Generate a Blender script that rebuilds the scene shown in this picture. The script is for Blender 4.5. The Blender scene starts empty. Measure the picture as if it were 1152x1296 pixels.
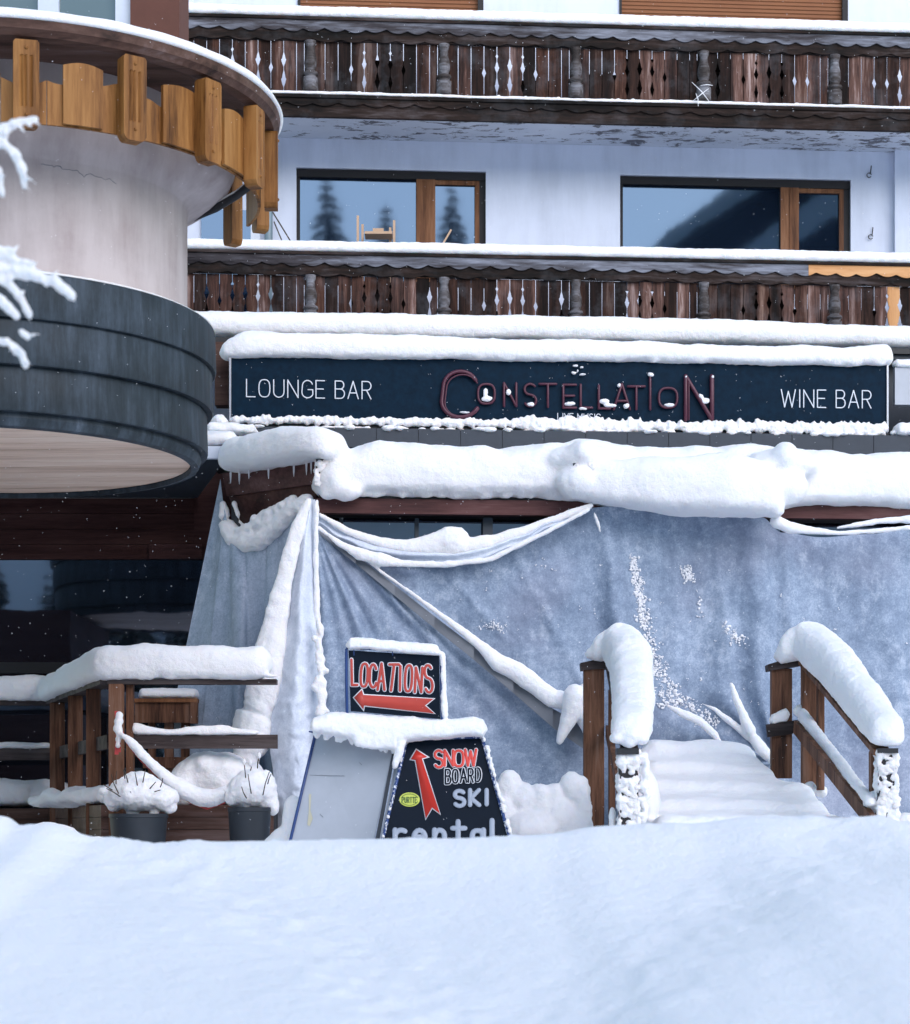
import bpy, math, random
from mathutils import Vector, noise
random.seed(7)
R = math.radians
COL = bpy.context.scene.collection
SC = bpy.context.scene
F = 2730.0; HY = 1050.0; EZ = 1.7; T = 0.075

# ------------------------------------------------------------------ geometry of the view: measured points
def P(px, py, Y):
    return Vector(((px-576)/F*Y, Y, EZ+(HY-py)/F*Y))
def FY(px, d):
    return (25.6+d)/(1-T*(px-576)/F)
def FP(px, py, d):
    return P(px, py, FY(px, d))
def XF(px, d): return (px-576)/F*FY(px, d)
def FX(X, z, d):                       # point on the facade frame at world X, height z
    return Vector((X, 25.6+d+T*X, z))
def ZF(px, py, d): return FP(px, py, d).z
def lerp(a, b, t): return a+(b-a)*t
def interp(pts, x):
    if x <= pts[0][0]: return pts[0][1]
    for (a, b) in zip(pts, pts[1:]):
        if x <= b[0]:
            t = (x-a[0])/(b[0]-a[0]); t = t*t*(3-2*t)
            return lerp(a[1], b[1], t)
    return pts[-1][1]
def nz(x, y, z=0.0): return noise.noise(Vector((x, y, z)))
def fbm(x, y, z=0.0, o=4):
    s = 0; a = 1; f = 1
    for i in range(o):
        s += a*noise.noise(Vector((x*f, y*f, z*f+i*7.3))); a *= .5; f *= 2.03
    return s

# ------------------------------------------------------------------ mesh builder
class MB:
    def __init__(s): s.v = []; s.f = []; s.c = []
    def add(s, vs, fs):
        b = len(s.v); s.v += [Vector(v) for v in vs]; s.f += [tuple(i+b for i in f) for f in fs]
    def prism(s, pts, vec):            # polygon extruded along vec
        n = len(pts); vec = Vector(vec)
        vs = [Vector(p) for p in pts]+[Vector(p)+vec for p in pts]
        fs = [tuple(range(n)), tuple(range(2*n-1, n-1, -1))]
        fs += [(i, i+n, (i+1) % n+n, (i+1) % n) for i in range(n)]
        s.add(vs, fs)
    def box(s, x0, x1, y0, y1, z0, z1):
        s.prism([(x0, y0, z0), (x1, y0, z0), (x1, y0, z1), (x0, y0, z1)], (0, y1-y0, 0))
    def bar(s, a, b, w, h, up=Vector((0, 0, 1))):     # rectangular bar from a to b, width w (sideways), height h
        a = Vector(a); b = Vector(b); t = (b-a).normalized()
        sd = t.cross(up)
        if sd.length < 1e-4: sd = Vector((1, 0, 0))
        sd.normalize(); u = sd.cross(t).normalized()
        q = [sd*w/2*i+u*h/2*j for i, j in ((-1, -1), (1, -1), (1, 1), (-1, 1))]
        s.prism([a+k for k in q], b-a)
    def tube(s, pts, rad, seg=8, flat=1.0, nrm=None, closed=False):
        pts = [Vector(p) for p in pts]; n = len(pts)
        if not hasattr(rad, '__len__'): rad = [rad]*n
        rings = []
        P2 = pts; RR = list(rad)
        if not closed:                 # rounded ends
            t0 = (pts[0]-pts[1]).normalized(); t1 = (pts[-1]-pts[-2]).normalized()
            P2 = [pts[0]+t0*rad[0]*.95, pts[0]+t0*rad[0]*.7]+pts+[pts[-1]+t1*rad[-1]*.7, pts[-1]+t1*rad[-1]*.95]
            RR = [rad[0]*.25, rad[0]*.72]+RR+[rad[-1]*.72, rad[-1]*.25]
        m = len(P2)
        for i in range(m):
            if closed: t = P2[(i+1) % m]-P2[i-1]
            else: t = P2[min(i+1, m-1)]-P2[max(i-1, 0)]
            t.normalize()
            if nrm is not None: N = Vector(nrm); sd = t.cross(N).normalized(); N = sd.cross(t)
            else:
                up = Vector((0, 0, 1)) if abs(t.z) < .9 else Vector((0, 1, 0))
                sd = t.cross(up).normalized(); N = sd.cross(t)
            rings.append([P2[i]+(sd*math.cos(a)+N*math.sin(a)*flat)*RR[i] for a in [2*math.pi*k/seg for k in range(seg)]])
        vs = [p for r in rings for p in r]; fs = []
        for i in range(m if closed else m-1):
            j = (i+1) % m
            for k in range(seg):
                l = (k+1) % seg
                fs.append((i*seg+k, i*seg+l, j*seg+l, j*seg+k))
        if not closed:
            fs.append(tuple(range(seg-1, -1, -1))); fs.append(tuple((m-1)*seg+k for k in range(seg)))
        s.add(vs, fs)
    def ball(s, c, rx, ry=None, rz=None, seg=10, rg=7):
        c = Vector(c); ry = ry or rx; rz = rz or rx
        vs = [c+Vector((0, 0, rz))]
        for i in range(1, rg):
            a = math.pi*i/rg
            for k in range(seg):
                b = 2*math.pi*k/seg
                vs.append(c+Vector((rx*math.sin(a)*math.cos(b), ry*math.sin(a)*math.sin(b), rz*math.cos(a))))
        vs.append(c-Vector((0, 0, rz))); fs = []
        for k in range(seg): fs.append((0, 1+k, 1+(k+1) % seg))
        for i in range(rg-2):
            for k in range(seg):
                a = 1+i*seg+k; b = 1+i*seg+(k+1) % seg
                fs.append((a, a+seg, b+seg, b))
        L = len(vs)-1
        for k in range(seg): fs.append((L, 1+(rg-2)*seg+(k+1) % seg, 1+(rg-2)*seg+k))
        s.add(vs, fs)
    def lathe(s, c, prof, seg=16, a0=0, a1=2*math.pi, cap=False):     # prof: list of (radius, z)
        full = abs(a1-a0-2*math.pi) < 1e-6
        n = seg if full else seg+1
        vs = []
        for r, z in prof:
            for k in range(n):
                a = a0+(a1-a0)*k/seg
                vs.append((c[0]+r*math.cos(a), c[1]+r*math.sin(a), z))
        fs = []
        for i in range(len(prof)-1):
            for k in range(seg):
                l = (k+1) % n
                fs.append((i*n+k, i*n+l, (i+1)*n+l, (i+1)*n+k))
        if cap:
            fs.append(tuple(range(n-1, -1, -1))); fs.append(tuple((len(prof)-1)*n+k for k in range(n)))
        s.add(vs, fs)
    def grid(s, fn, nu, nv):
        vs = [fn(i/nu, j/nv) for j in range(nv+1) for i in range(nu+1)]
        fs = [(j*(nu+1)+i, j*(nu+1)+i+1, (j+1)*(nu+1)+i+1, (j+1)*(nu+1)+i) for j in range(nv) for i in range(nu)]
        s.add(vs, fs)
    def pillow(s, pts, seg=18, step=.05, namp=.02, end=None, ph=0.0):   # snow lying along a path: (bottom point, height, half width)
        q = []
        for (a, b) in zip(pts, pts[1:]):
            L = (Vector(b[0])-Vector(a[0])).length; n = max(1, int(L/step))
            for i in range(n):
                t = i/n; ts = t*t*(3-2*t)
                q.append((Vector(a[0]).lerp(Vector(b[0]), t), lerp(a[1], b[1], ts), lerp(a[2], b[2], ts)))
        q.append((Vector(pts[-1][0]), pts[-1][1], pts[-1][2]))
        n = len(q); cum = [0]
        for i in range(1, n): cum.append(cum[-1]+(q[i][0]-q[i-1][0]).length)
        L = cum[-1]; rings = []
        for i, (c, h, w) in enumerate(q):
            t = q[min(i+3, n-1)][0]-q[max(i-3, 0)][0]; t.z = 0
            if t.length < 1e-5: t = Vector((1, 0, 0))
            t.normalize(); sd = Vector((t.y, -t.x, 0))
            e = end if end is not None else h*.5
            k = min(cum[i], L-cum[i])
            sc = 1 if k >= e or e <= 0 else math.sqrt(max(.02, 1-(1-k/e)**2))
            ring = []
            for m in range(seg):
                a = 2*math.pi*m/seg; ca = math.cos(a); sa = math.sin(a)
                x = math.copysign(abs(ca)**.75, ca)*w*sc
                zz = math.copysign(abs(sa)**(.85 if sa > 0 else .5), sa)
                z = h*(.42+(.58 if zz > 0 else .42)*zz*sc)
                p = c+sd*x+Vector((0, 0, z))
                p += Vector((0, 0, 1 if sa > 0 else .6))*(nz(p.x*2.2+ph, p.y*2.2, p.z*2)*namp*1.6+nz(p.x*7+ph, p.y*7, p.z*7)*namp*.8)
                ring.append(p)
            rings.append(ring)
        vs = [p for r in rings for p in r]; fs = []
        for i in range(n-1):
            for k in range(seg):
                l = (k+1) % seg
                fs.append((i*seg+k, i*seg+l, (i+1)*seg+l, (i+1)*seg+k))
        fs.append(tuple(range(seg-1, -1, -1))); fs.append(tuple((n-1)*seg+k for k in range(seg)))
        s.add(vs, fs)

def link(name, data=None):
    o = bpy.data.objects.new(name, data); COL.objects.link(o); return o
def tag(o, label=None, cat=None, group=None, kind=None):
    if label: o['label'] = label
    if cat: o['category'] = cat
    if group: o['group'] = group
    if kind: o['kind'] = kind
    return o
def thing(name, label, cat, loc, group=None):
    o = link(name); o.location = Vector(loc); o.empty_display_size = .2
    return tag(o, label, cat, group)
ORG = {}
def build(name, mb, mat, parent=None, smooth=False, label=None, solid=None):
    """one mesh object; the builder works in world coordinates, children are stored relative to their parent"""
    o0 = Vector((0, 0, 0))
    if parent is not None: o0 = ORG.get(parent.name, Vector(parent.location))
    me = bpy.data.meshes.new(name)
    me.from_pydata([v-o0 for v in mb.v], [], mb.f); me.update()
    me.materials.append(mat)
    if mb.c:
        at_ = me.attributes.new('plank', 'FLOAT', 'POINT'); at_.data.foreach_set('value', mb.c)
    if smooth: me.polygons.foreach_set('use_smooth', [True]*len(me.polygons))
    o = link(name, me)
    if parent is not None:
        o.parent = parent; ORG[o.name] = o0
    else: ORG[o.name] = o0
    if label: o['label'] = label
    if solid:
        m = o.modifiers.new('Solidify', 'SOLIDIFY'); m.thickness = solid; m.offset = 0
    return o
TEX = {}

def clouds(scale, depth=3):
    k = (scale, depth)
    if k not in TEX:
        t = bpy.data.textures.new('clouds', 'CLOUDS'); t.noise_scale = scale; t.noise_depth = depth; TEX[k] = t
    return TEX[k]
def soften(o, voxel=.03, smooth=6, disp=.03, scale=.18, disp2=.0, scale2=.04):
    if voxel >= .018 and not disp2: disp2, scale2 = .014, .055
    m = o.modifiers.new('Remesh', 'REMESH'); m.mode = 'VOXEL'; m.voxel_size = voxel; m.use_smooth_shade = True
    if smooth:
        m = o.modifiers.new('Smooth', 'SMOOTH'); m.factor = .5; m.iterations = smooth
    for (d, sc) in ((disp, scale), (disp2, scale2)):
        if d:
            m = o.modifiers.new('Displace', 'DISPLACE'); m.texture = clouds(sc, 2); m.strength = d; m.mid_level = .5
            m.texture_coords = 'LOCAL'
    return o

def crust_box(x0, x1, y0, y1, z0, z1, par):
    q = MB(); q.box(x0-.006, x1+.006, y0-.008, y1, z0-.004, z1+.004)
    o = soften(build('snow_crust', q, M['snow'], par, True), .0085, 0, .085, .075)
    o.modifiers[-1].mid_level = .5; return o
# ------------------------------------------------------------------ materials
class NT:
    def __init__(s, name):
        s.m = bpy.data.materials.new(name); s.m.use_nodes = True; s.t = s.m.node_tree; s.t.nodes.clear()
        s.out = s.n('ShaderNodeOutputMaterial')
        s.b = s.n('ShaderNodeBsdfPrincipled'); s.l(s.b.outputs[0], s.out.inputs['Surface'])
        s.tc = s.n('ShaderNodeTexCoord')
    def n(s, t, **k):
        x = s.t.nodes.new(t)
        for a, b in k.items(): setattr(x, a, b)
        return x
    def l(s, a, b): s.t.links.new(a, b)
    def noise(s, scale, detail=4, rough=.6, vec=(1, 1, 1), dist=0.0, rot=(0, 0, 0)):
        mp = s.n('ShaderNodeMapping'); mp.inputs['Scale'].default_value = vec; mp.inputs['Rotation'].default_value = rot
        s.l(s.tc.outputs['Object'], mp.inputs['Vector'])
        x = s.n('ShaderNodeTexNoise'); x.inputs['Scale'].default_value = scale; x.inputs['Detail'].default_value = detail
        x.inputs['Roughness'].default_value = rough; x.inputs['Distortion'].default_value = dist
        s.l(mp.outputs[0], x.inputs['Vector']); return x.outputs['Fac']
    def ramp(s, fac, stops):
        r = s.n('ShaderNodeValToRGB'); e = r.color_ramp.elements
        while len(e) < len(stops): e.new(.5)
        for k, (p, c) in enumerate(stops): e[k].position = p; e[k].color = (c[0], c[1], c[2], 1) if hasattr(c, '__len__') else (c, c, c, 1)
        s.l(fac, r.inputs['Fac']); return r.outputs['Color']
    def mix(s, fac, a, b, mode='MIX'):
        x = s.n('ShaderNodeMix'); x.data_type = 'RGBA'; x.blend_type = mode
        for v, i in ((fac, 0), (a, 6), (b, 7)):
            if hasattr(v, 'links'): s.l(v, x.inputs[i])
            elif i == 0: x.inputs[0].default_value = v
            else: x.inputs[i].default_value = (v[0], v[1], v[2], 1)
        return x.outputs[2]
    def math(s, op, a, b=0.0):
        x = s.n('ShaderNodeMath'); x.operation = op
        for v, i in ((a, 0), (b, 1)):
            if hasattr(v, 'links'): s.l(v, x.inputs[i])
            else: x.inputs[i].default_value = v
        return x.outputs[0]
    def set(s, col=None, rough=None, bump=None, bstr=.3, bdist=.01, metal=0, spec=None):
        if col is not None:
            if hasattr(col, 'links'): s.l(col, s.b.inputs['Base Color'])
            else: s.b.inputs['Base Color'].default_value = (*col, 1)
        if rough is not None:
            if hasattr(rough, 'links'): s.l(rough, s.b.inputs['Roughness'])
            else: s.b.inputs['Roughness'].default_value = rough
        s.b.inputs['Metallic'].default_value = metal
        if spec is not None: s.b.inputs['Specular IOR Level'].default_value = spec
        if bump is not None:
            x = s.n('ShaderNodeBump'); x.inputs['Strength'].default_value = bstr; x.inputs['Distance'].default_value = bdist
            s.l(bump, x.inputs['Height']); s.l(x.outputs[0], s.b.inputs['Normal'])
        return s.m
M = {}
def snowmat(name, c=(.89, .89, .91), sc=22, bs=.85, bd=.02, sss=.65):
    t = NT(name); n1 = t.noise(sc, 5, .65); n2 = t.noise(sc*5, 3, .6)
    h = t.math('ADD', n1, t.math('MULTIPLY', n2, .35))
    col = t.mix(t.noise(3, 3), c, tuple(min(1, x*1.03) for x in c))
    m = t.set(col, .75, h, bs, bd, spec=.25)
    if sss:
        t.b.inputs['Subsurface Weight'].default_value = sss; t.b.inputs['Subsurface Radius'].default_value = (.04, .05, .06)
        t.b.inputs['Subsurface Scale'].default_value = 1.0
    return m
M['snow'] = snowmat('snow')
M['snow_fine'] = snowmat('snow_fine', (.89, .89, .92), sss=0)
M['snow_bank'] = snowmat('snow_bank', (.86, .86, .885), 14, .6, .03, sss=.4)
def wood(name, cols, axis='z', sc=1.0, rough=.75, frost=.0, bs=.4, attr=False):
    t = NT(name); k = {'z': (9, 9, .7), 'x': (.7, 9, 9), 'y': (9, .7, 9)}[axis]
    kk = tuple(v*.35 for v in k)
    g = t.noise(sc*1.0, 3, .6, vec=tuple(v*.55 for v in k))
    f = t.noise(sc*3.2, 6, .7, vec=k, dist=.4)
    a = t.ramp(t.math('ADD', t.math('MULTIPLY', g, .62), t.math('MULTIPLY', f, .38)), [(.37, cols[0]), (.46, cols[1]), (.54, cols[2]), (.66, cols[3])])
    if attr:
        at_ = t.n('ShaderNodeAttribute'); at_.attribute_name = 'plank'
        a = t.mix(1, a, t.ramp(at_.outputs['Fac'], [(0, (.3, .28, .3)), (.35, (.8, .66, .6)), (.55, (1.3, 1.0, .85)), (.75, (1.5, 1.3, 1.3)), (1, (2.9, 2.8, 2.9))]), 'MULTIPLY')
    if frost:
        w = t.ramp(t.noise(2.6, 5, .7, vec=(1, 1, 1)), [(.5, 0), (.75, frost)])
        a = t.mix(w, a, (.55, .6, .68))
    return t.set(a, rough, f, bs, .006, spec=.18)
OLD = [(.006, .0035, .003), (.021, .0115, .009), (.052, .029, .022), (.18, .145, .13)]
M['old_v'] = wood('weathered_planks', OLD, 'z', 1.3, .8, .07, attr=True)
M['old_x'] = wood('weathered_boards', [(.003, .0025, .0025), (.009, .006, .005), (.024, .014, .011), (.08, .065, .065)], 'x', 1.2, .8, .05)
M['grey_x'] = wood('silver_grey_board', [(.012, .01, .012), (.05, .045, .05), (.13, .135, .16), (.28, .3, .36)], 'x', 1.1, .8)
M['turned'] = wood('turned_grey_wood', [(.02, .015, .014), (.055, .047, .045), (.12, .115, .125), (.26, .27, .3)], 'x', 1.2, .6)
M['new_x'] = wood('new_pale_timber', [(.42, .2, .08), (.55, .28, .12), (.62, .33, .15), (.68, .4, .2)], 'x')
M['new_z'] = wood('new_pale_baluster', [(.42, .2, .08), (.55, .28, .12), (.62, .33, .15), (.68, .4, .2)], 'z')
M['honey'] = wood('honey_timber', [(.06, .022, .006), (.19, .078, .02), (.29, .132, .038), (.38, .19, .062)], 'z', .9, .5)
M['brown_x'] = wood('brown_rail', [(.03, .016, .012), (.07, .036, .027), (.1, .055, .042), (.15, .1, .09)], 'x', 1.0, .5)
M['winframe'] = wood('window_timber', [(.08, .03, .013), (.16, .065, .028), (.23, .1, .045), (.3, .15, .08)], 'z', 1.2, .5)
M['maroon'] = wood('maroon_beam', [(.045, .018, .018), (.075, .03, .028), (.1, .042, .04), (.14, .07, .066)], 'x', 1.0, .55)
M['dkmaroon'] = wood('dark_stained_cladding', [(.03, .010, .009), (.055, .019, .017), (.075, .029, .025), (.10, .045, .038)], 'x', 1.0, .6)
M['post'] = wood('reddish_post', [(.035, .018, .013), (.10, .045, .026), (.165, .078, .045), (.23, .13, .09)], 'z', 1.6, .65)
M['deckrail'] = wood('grey_brown_rail', [(.02, .015, .015), (.045, .034, .033), (.075, .058, .056), (.11, .095, .095)], 'x', 1.1, .7)
M['soffit_wood'] = wood('pale_soffit', [(.50, .36, .27), (.66, .49, .38), (.74, .57, .45), (.8, .66, .54)], 'x', .7, .6, bs=.15)
def plain(name, c, rough=.5, metal=0, var=.12, sc=6, bs=.1, spec=.5):
    t = NT(name); n = t.noise(sc, 5, .65)
    return t.set(t.mix(n, tuple(x*(1-var) for x in c), tuple(min(1, x*(1+var)) for x in c)), rough, n, bs, .01, metal, spec)
def plaster(name, c, stain, sc=1.3, crack=False):
    t = NT(name); a = t.noise(sc, 6, .65); b = t.noise(sc*1.5, 5, .6, vec=(2.5, 2.5, .35)); g = t.noise(60, 3, .6)
    w = t.ramp(t.math('MULTIPLY', a, t.math('MULTIPLY', b, 2)), [(.38, 0), (.8, 1)])
    return t.set(t.mix(w, c, stain), .85, g, .25, .004)
M['wall'] = plaster('white_render', (.72, .775, .91), (.62, .67, .79))
M['beige'] = plaster('beige_render', (.50, .44, .43), (.36, .30, .29), 1.3)
def peel():
    t = NT('peeling_soffit'); a = t.noise(3.4, 8, .75, vec=(1, 2.2, 1), dist=.5); z = t.noise(.5, 3, .5)
    k = t.ramp(t.math('ADD', a, t.math('MULTIPLY', z, .3)), [(.70, 0), (.715, 1)])
    b = t.ramp(t.noise(1.2, 4), [(.3, (.56, .6, .68)), (.7, (.68, .72, .8))])
    return t.set(t.mix(k, b, (.13, .13, .15)), .8, a, .3, .01)
M['soffit'] = peel()
def metal_clad():
    t = NT('patinated_zinc'); a = t.noise(1.6, 6, .7, vec=(1.4, 1.4, .8)); b = t.noise(2.2, 5, .7, vec=(5, 5, .5))
    c = t.ramp(t.math('ADD', t.math('MULTIPLY', a, .55), t.math('MULTIPLY', b, .45)), [(.33, (.010, .015, .018)), (.47, (.026, .036, .045)), (.58, (.048, .064, .082)), (.72, (.12, .15, .19))])
    r = t.ramp(a, [(.3, .5), (.7, .75)])
    return t.set(c, r, b, .12, .01, 0, .22)
M['zinc'] = metal_clad()
def sheetmat(name, c0, c1, c2, frost, sc=1.0):
    t = NT(name); a = t.noise(1.1*sc, 4, .55); b = t.noise(8*sc, 8, .85); d = t.noise(55, 4, .8); st = t.noise(1.8, 4, .6, vec=(2.4, 2.4, .35))
    h = t.math('ADD', t.math('ADD', t.math('MULTIPLY', a, .22), t.math('MULTIPLY', b, .36)), t.math('ADD', t.math('MULTIPLY', d, .26), t.math('MULTIPLY', st, .16)))
    c = t.ramp(h, [(.41, c0), (.5, c1), (.6, c2)])
    c = t.mix(t.ramp(t.noise(.8, 3, .5), [(.5, 0), (.75, .35)]), c, (.3, .28, .36))
    w = t.ramp(t.math('ADD', t.math('MULTIPLY', t.noise(2.3, 7, .8, vec=(1.6, 1.6, .7)), .7), t.math('MULTIPLY', b, .3)), [(.53, 0), (.68, frost)])
    m = t.set(t.mix(w, c, (.74, .79, .87)), .6, b, .25, .012)
    return m
M['sheet'] = sheetmat('frosted_fleece_sheet', (.125, .175, .262), (.225, .295, .405), (.41, .49, .61), .45)
M['sheet_side'] = sheetmat('pale_side_sheet', (.22, .28, .36), (.33, .41, .52), (.5, .58, .69), .5, .8)
M['sheet_white'] = sheetmat('snow_crusted_sheet', (.5, .56, .66), (.64, .7, .8), (.82, .86, .92), .9)
M['hem'] = plain('grey_hem', (.15, .165, .19), .6, 0, .25, 5)
def glass(name, interior, refl, tint=(.7, .82, 1.0), wav=.0):
    t = NT(name); t.t.nodes.remove(t.b)
    g = t.n('ShaderNodeBsdfGlossy'); g.inputs['Roughness'].default_value = .03; g.inputs['Color'].default_value = (*tint, 1)
    d = t.n('ShaderNodeBsdfDiffuse'); d.inputs['Color'].default_value = (*interior, 1)
    mx = t.n('ShaderNodeMixShader'); mx.inputs[0].default_value = refl
    t.l(d.outputs[0], mx.inputs[1]); t.l(g.outputs[0], mx.inputs[2]); t.l(mx.outputs[0], t.out.inputs['Surface'])
    if wav:
        b = t.n('ShaderNodeBump'); b.inputs['Strength'].default_value = wav; b.inputs['Distance'].default_value = .02
        t.l(t.noise(2.2, 2, .4), b.inputs['Height']); t.l(b.outputs[0], g.inputs['Normal'])
    return t.m
M['glass'] = glass('window_glass', (.006, .012, .025), .10, (.42, .66, 1), wav=.02)
M['glass_dark'] = glass('dark_glass', (.008, .01, .016), .22, (.6, .75, 1), .05)
M['board'] = plain('navy_black_board', (.002, .014, .03), .55, 0, .7, 14, .05, .08)
M['alu'] = plain('aluminium', (.42, .45, .5), .35, .8, .15, 8)
M['galv'] = plain('galvanised_sheet', (.4, .43, .48), .5, .1, .18, 3)
M['black'] = plain('black_steel', (.012, .014, .018), .5)
M['slate'] = plain('slate_tile', (.03, .04, .055), .6, 0, .3, 4, .3)
M['greymet'] = plain('grey_coated_metal', (.05, .065, .085), .5, 0, .2, 2)
M['pot'] = plain('anthracite_pot', (.02, .027, .036), .55, 0, .25, 5)
M['blue'] = plain('blue_painted_tube', (.012, .045, .17), .4, 0, .2, 8)
M['panel'] = plain('sign_panel_dark', (.004, .009, .018), .55, 0, .3, 9, .1, .1)
M['red'] = plain('sign_red', (.62, .035, .02), .4, 0, .1, 5)
M['dullred'] = plain('sign_weathered_red', (.45, .05, .035), .5, 0, .18, 8)
M['white'] = plain('sign_white', (.72, .74, .78), .45)
M['letter_grey'] = plain('sign_grey_letters', (.30, .345, .42), .5)
M['letterw'] = plain('lit_less_letters', (.66, .7, .76), .5)
M['neon'] = plain('maroon_letters', (.075, .014, .032), .4, 0, .2, 8)
M['yellow'] = plain('sticker_yellow', (.5, .56, .08), .5)
M['green'] = plain('sticker_green', (.05, .12, .03), .5)
M['twig'] = plain('twig', (.05, .035, .025), .8)
M['tape'] = plain('red_tape', (.5, .04, .04), .5)
M['chair'] = plain('pale_beech', (.5, .33, .21), .5)
M['pvc'] = plain('white_frame', (.62, .68, .78), .35)
M['brownwall'] = plain('rust_brown_render', (.12, .045, .03), .8, 0, .2, 6, .3)
M['pipe'] = plain('teal_grey_pipe', (.2, .28, .33), .4)
M['bark'] = plain('bark', (.05, .035, .028), .9, 0, .3, 9, .5)
M['needle'] = plain('needles', (.02, .035, .03), .9, 0, .4, 3)
M['dark'] = plain('dark_timber', (.012, .011, .013), .7)
def crusted():
    t = NT('snow_crusted_post'); a = t.noise(17, 6, .75, vec=(1, 1, 1.4), dist=1.2); k = t.ramp(a, [(.42, 0), (.47, 1)])
    return t.set(t.mix(k, (.02, .016, .017), (.85, .88, .93)), .75, k, .8, .02)
M['crust'] = crusted()
def frame_blue():
    t = NT('frosted_blue_tube'); a = t.noise(32, 4, .6); k = t.ramp(a, [(.52, 0), (.6, 1)])
    return t.set(t.mix(k, (.01, .045, .18), (.82, .86, .93)), .5, k, .5, .01)
M['bluefrost'] = frame_blue()
def shutter():
    t = NT('roller_shutter'); w = t.n('ShaderNodeTexWave'); w.bands_direction = 'Z'; w.inputs['Scale'].default_value = 6.5
    t.l(t.tc.outputs['Object'], w.inputs['Vector'])
    c = t.mix(t.noise(2, 4), (.2, .07, .025), (.28, .11, .04))
    return t.set(c, .6, w.outputs['Fac'], .8, .02)
M['shutter'] = shutter()

# ------------------------------------------------------------------ camera, light
cam = bpy.data.cameras.new('camera'); co = bpy.data.objects.new('camera', cam); COL.objects.link(co)
co.location = (0, 0, EZ); co.rotation_euler = (R(90), 0, 0)
cam.sensor_fit = 'HORIZONTAL'; cam.sensor_width = 24; cam.lens = F/1152*24
cam.shift_y = (HY-648)/1152; cam.clip_end = 3000; cam.clip_start = .1
cam.dof.use_dof = True; cam.dof.focus_distance = 21.5; cam.dof.aperture_fstop = 2.8
SC.camera = co
w = bpy.data.worlds.new('World'); SC.world = w; w.use_nodes = True
nt = w.node_tree; nt.nodes.clear()
sky = nt.nodes.new('ShaderNodeTexSky'); sky.sky_type = 'NISHITA'; sky.sun_disc = False
sky.sun_elevation = R(20); sky.sun_rotation = R(150); sky.air_density = 1.6; sky.dust_density = .3; sky.ozone_density = 2.0
bg = nt.nodes.new('ShaderNodeBackground'); bg.inputs['Strength'].default_value = .13
ow = nt.nodes.new('ShaderNodeOutputWorld'); nt.links.new(sky.outputs[0], bg.inputs[0]); nt.links.new(bg.outputs[0], ow.inputs[0])
sl = bpy.data.lights.new('sun', 'SUN'); sl.energy = 2.2; sl.angle = R(70); sl.color = (1, .91, .95)
so = bpy.data.objects.new('sun', sl); COL.objects.link(so)
el, az = R(20), R(150)
dv = Vector((math.sin(az)*math.cos(el), math.cos(az)*math.cos(el), math.sin(el)))
so.rotation_euler = dv.to_track_quat('Z', 'Y').to_euler(); so.location = (0, -10, 40)
SC.view_settings.view_transform = 'Standard'; SC.view_settings.look = 'None'; SC.view_settings.gamma = 1
SC.view_settings.exposure = .95

# ------------------------------------------------------------------ ground, bank
def ground_z(X, Y):
    if Y > 6:
        t = min(1, max(0, (Y-8)/3)); return 1.25*t*t*(3-2*t)
    if Y < -22:
        return min(23, (-22-Y)*.95)
    return 0
g = MB()
ys = [-400, -300, -200, -150, -110, -90, -75, -60, -50, -40, -30, -22, -12, -4, 3, 8, 8.5, 9, 9.5, 10, 10.5, 11, 14, 20, 26, 60, 200, 1500]
xs = [-1500, -600, -200, -100, -60, -40, -25, -12, 0, 12, 25, 40, 60, 100, 200, 600, 1500]
vs = [(x, y, ground_z(x, y)+(fbm(x*.02, y*.02)*6 if y < -40 else 0)) for y in ys for x in xs]
n = len(xs)
g.add(vs, [(j*n+i, j*n+i+1, (j+1)*n+i+1, (j+1)*n+i) for j in range(len(ys)-1) for i in range(n-1)])
tag(build('ground', g, M['snow_bank'], smooth=True), 'snow covered ground reaching the horizon', 'ground', kind='structure')

crest = [(-200, 1052), (0, 1030), (25, 1042), (60, 1040), (120, 1060), (200, 1066), (360, 1066), (560, 1064), (680, 1058), (760, 1048), (870, 1046), (960, 1036), (1040, 1038), (1110, 1034), (1152, 1040), (1400, 1036)]
YC = 9.5
b = MB(); NXB, NYB = 520, 230; X0, X1 = -6.5, 6.5; Y0, Y1 = 3.2, 12.2
def ridge(px, t, pts, wd):
    c = interp(pts, t); return math.exp(-((px-c)/wd)**2)
def bank(u, v):
    X = lerp(X0, X1, u); Y = lerp(Y0, Y1, v)
    zc = EZ+(HY-interp(crest, 576+X/YC*F))/F*YC
    if Y < YC:
        t = (YC-Y)
        z = zc-.16*t-.10*(1-math.exp(-(t*2.4)**1.5))
    else:
        t = (Y-YC); z = zc-.3*t**1.5
    px = 576+X/Y*F; py = HY-(z-EZ)/Y*F
    ff = max(0, 1-max(0, Y-YC)/2.5)
    s = max(0, YC-Y)                                   # hollow in the middle, shoulders left and right
    cl = 110+s*130; cr = 1130-s*95
    if px < cl+160: z += .12*s/(.6+s)*(1/(1+math.exp((px-cl)/45)))
    if px > cr-160: z += .13*s/(.6+s)*(1/(1+math.exp((cr-px)/50)))
    lump = max(0, nz(X*5, Y*3.5)+.1)*.05+max(0, nz(X*12, Y*8, 3))*.04+max(0, nz(X*25, Y*16, 6))*.018
    band = math.exp(-((px-cl-60)/110)**2)+math.exp(-((px-cr+50)/95)**2)*.9+.25*math.exp(-(s-2.0)**2)
    z += (fbm(X*1.0, Y*.8, 0, 2)*.02+lump*min(1.2, band)*.5+fbm(X*11, Y*8, 5, 3)*.0025+max(0, nz(X*22, 4.1))*.012*math.exp(-(s/.15)**2))*ff
    z = max(z, 0.02) if Y < YC else max(z, 1.2)
    return Vector((X, Y, z))
b.grid(bank, NXB, NYB)
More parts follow.
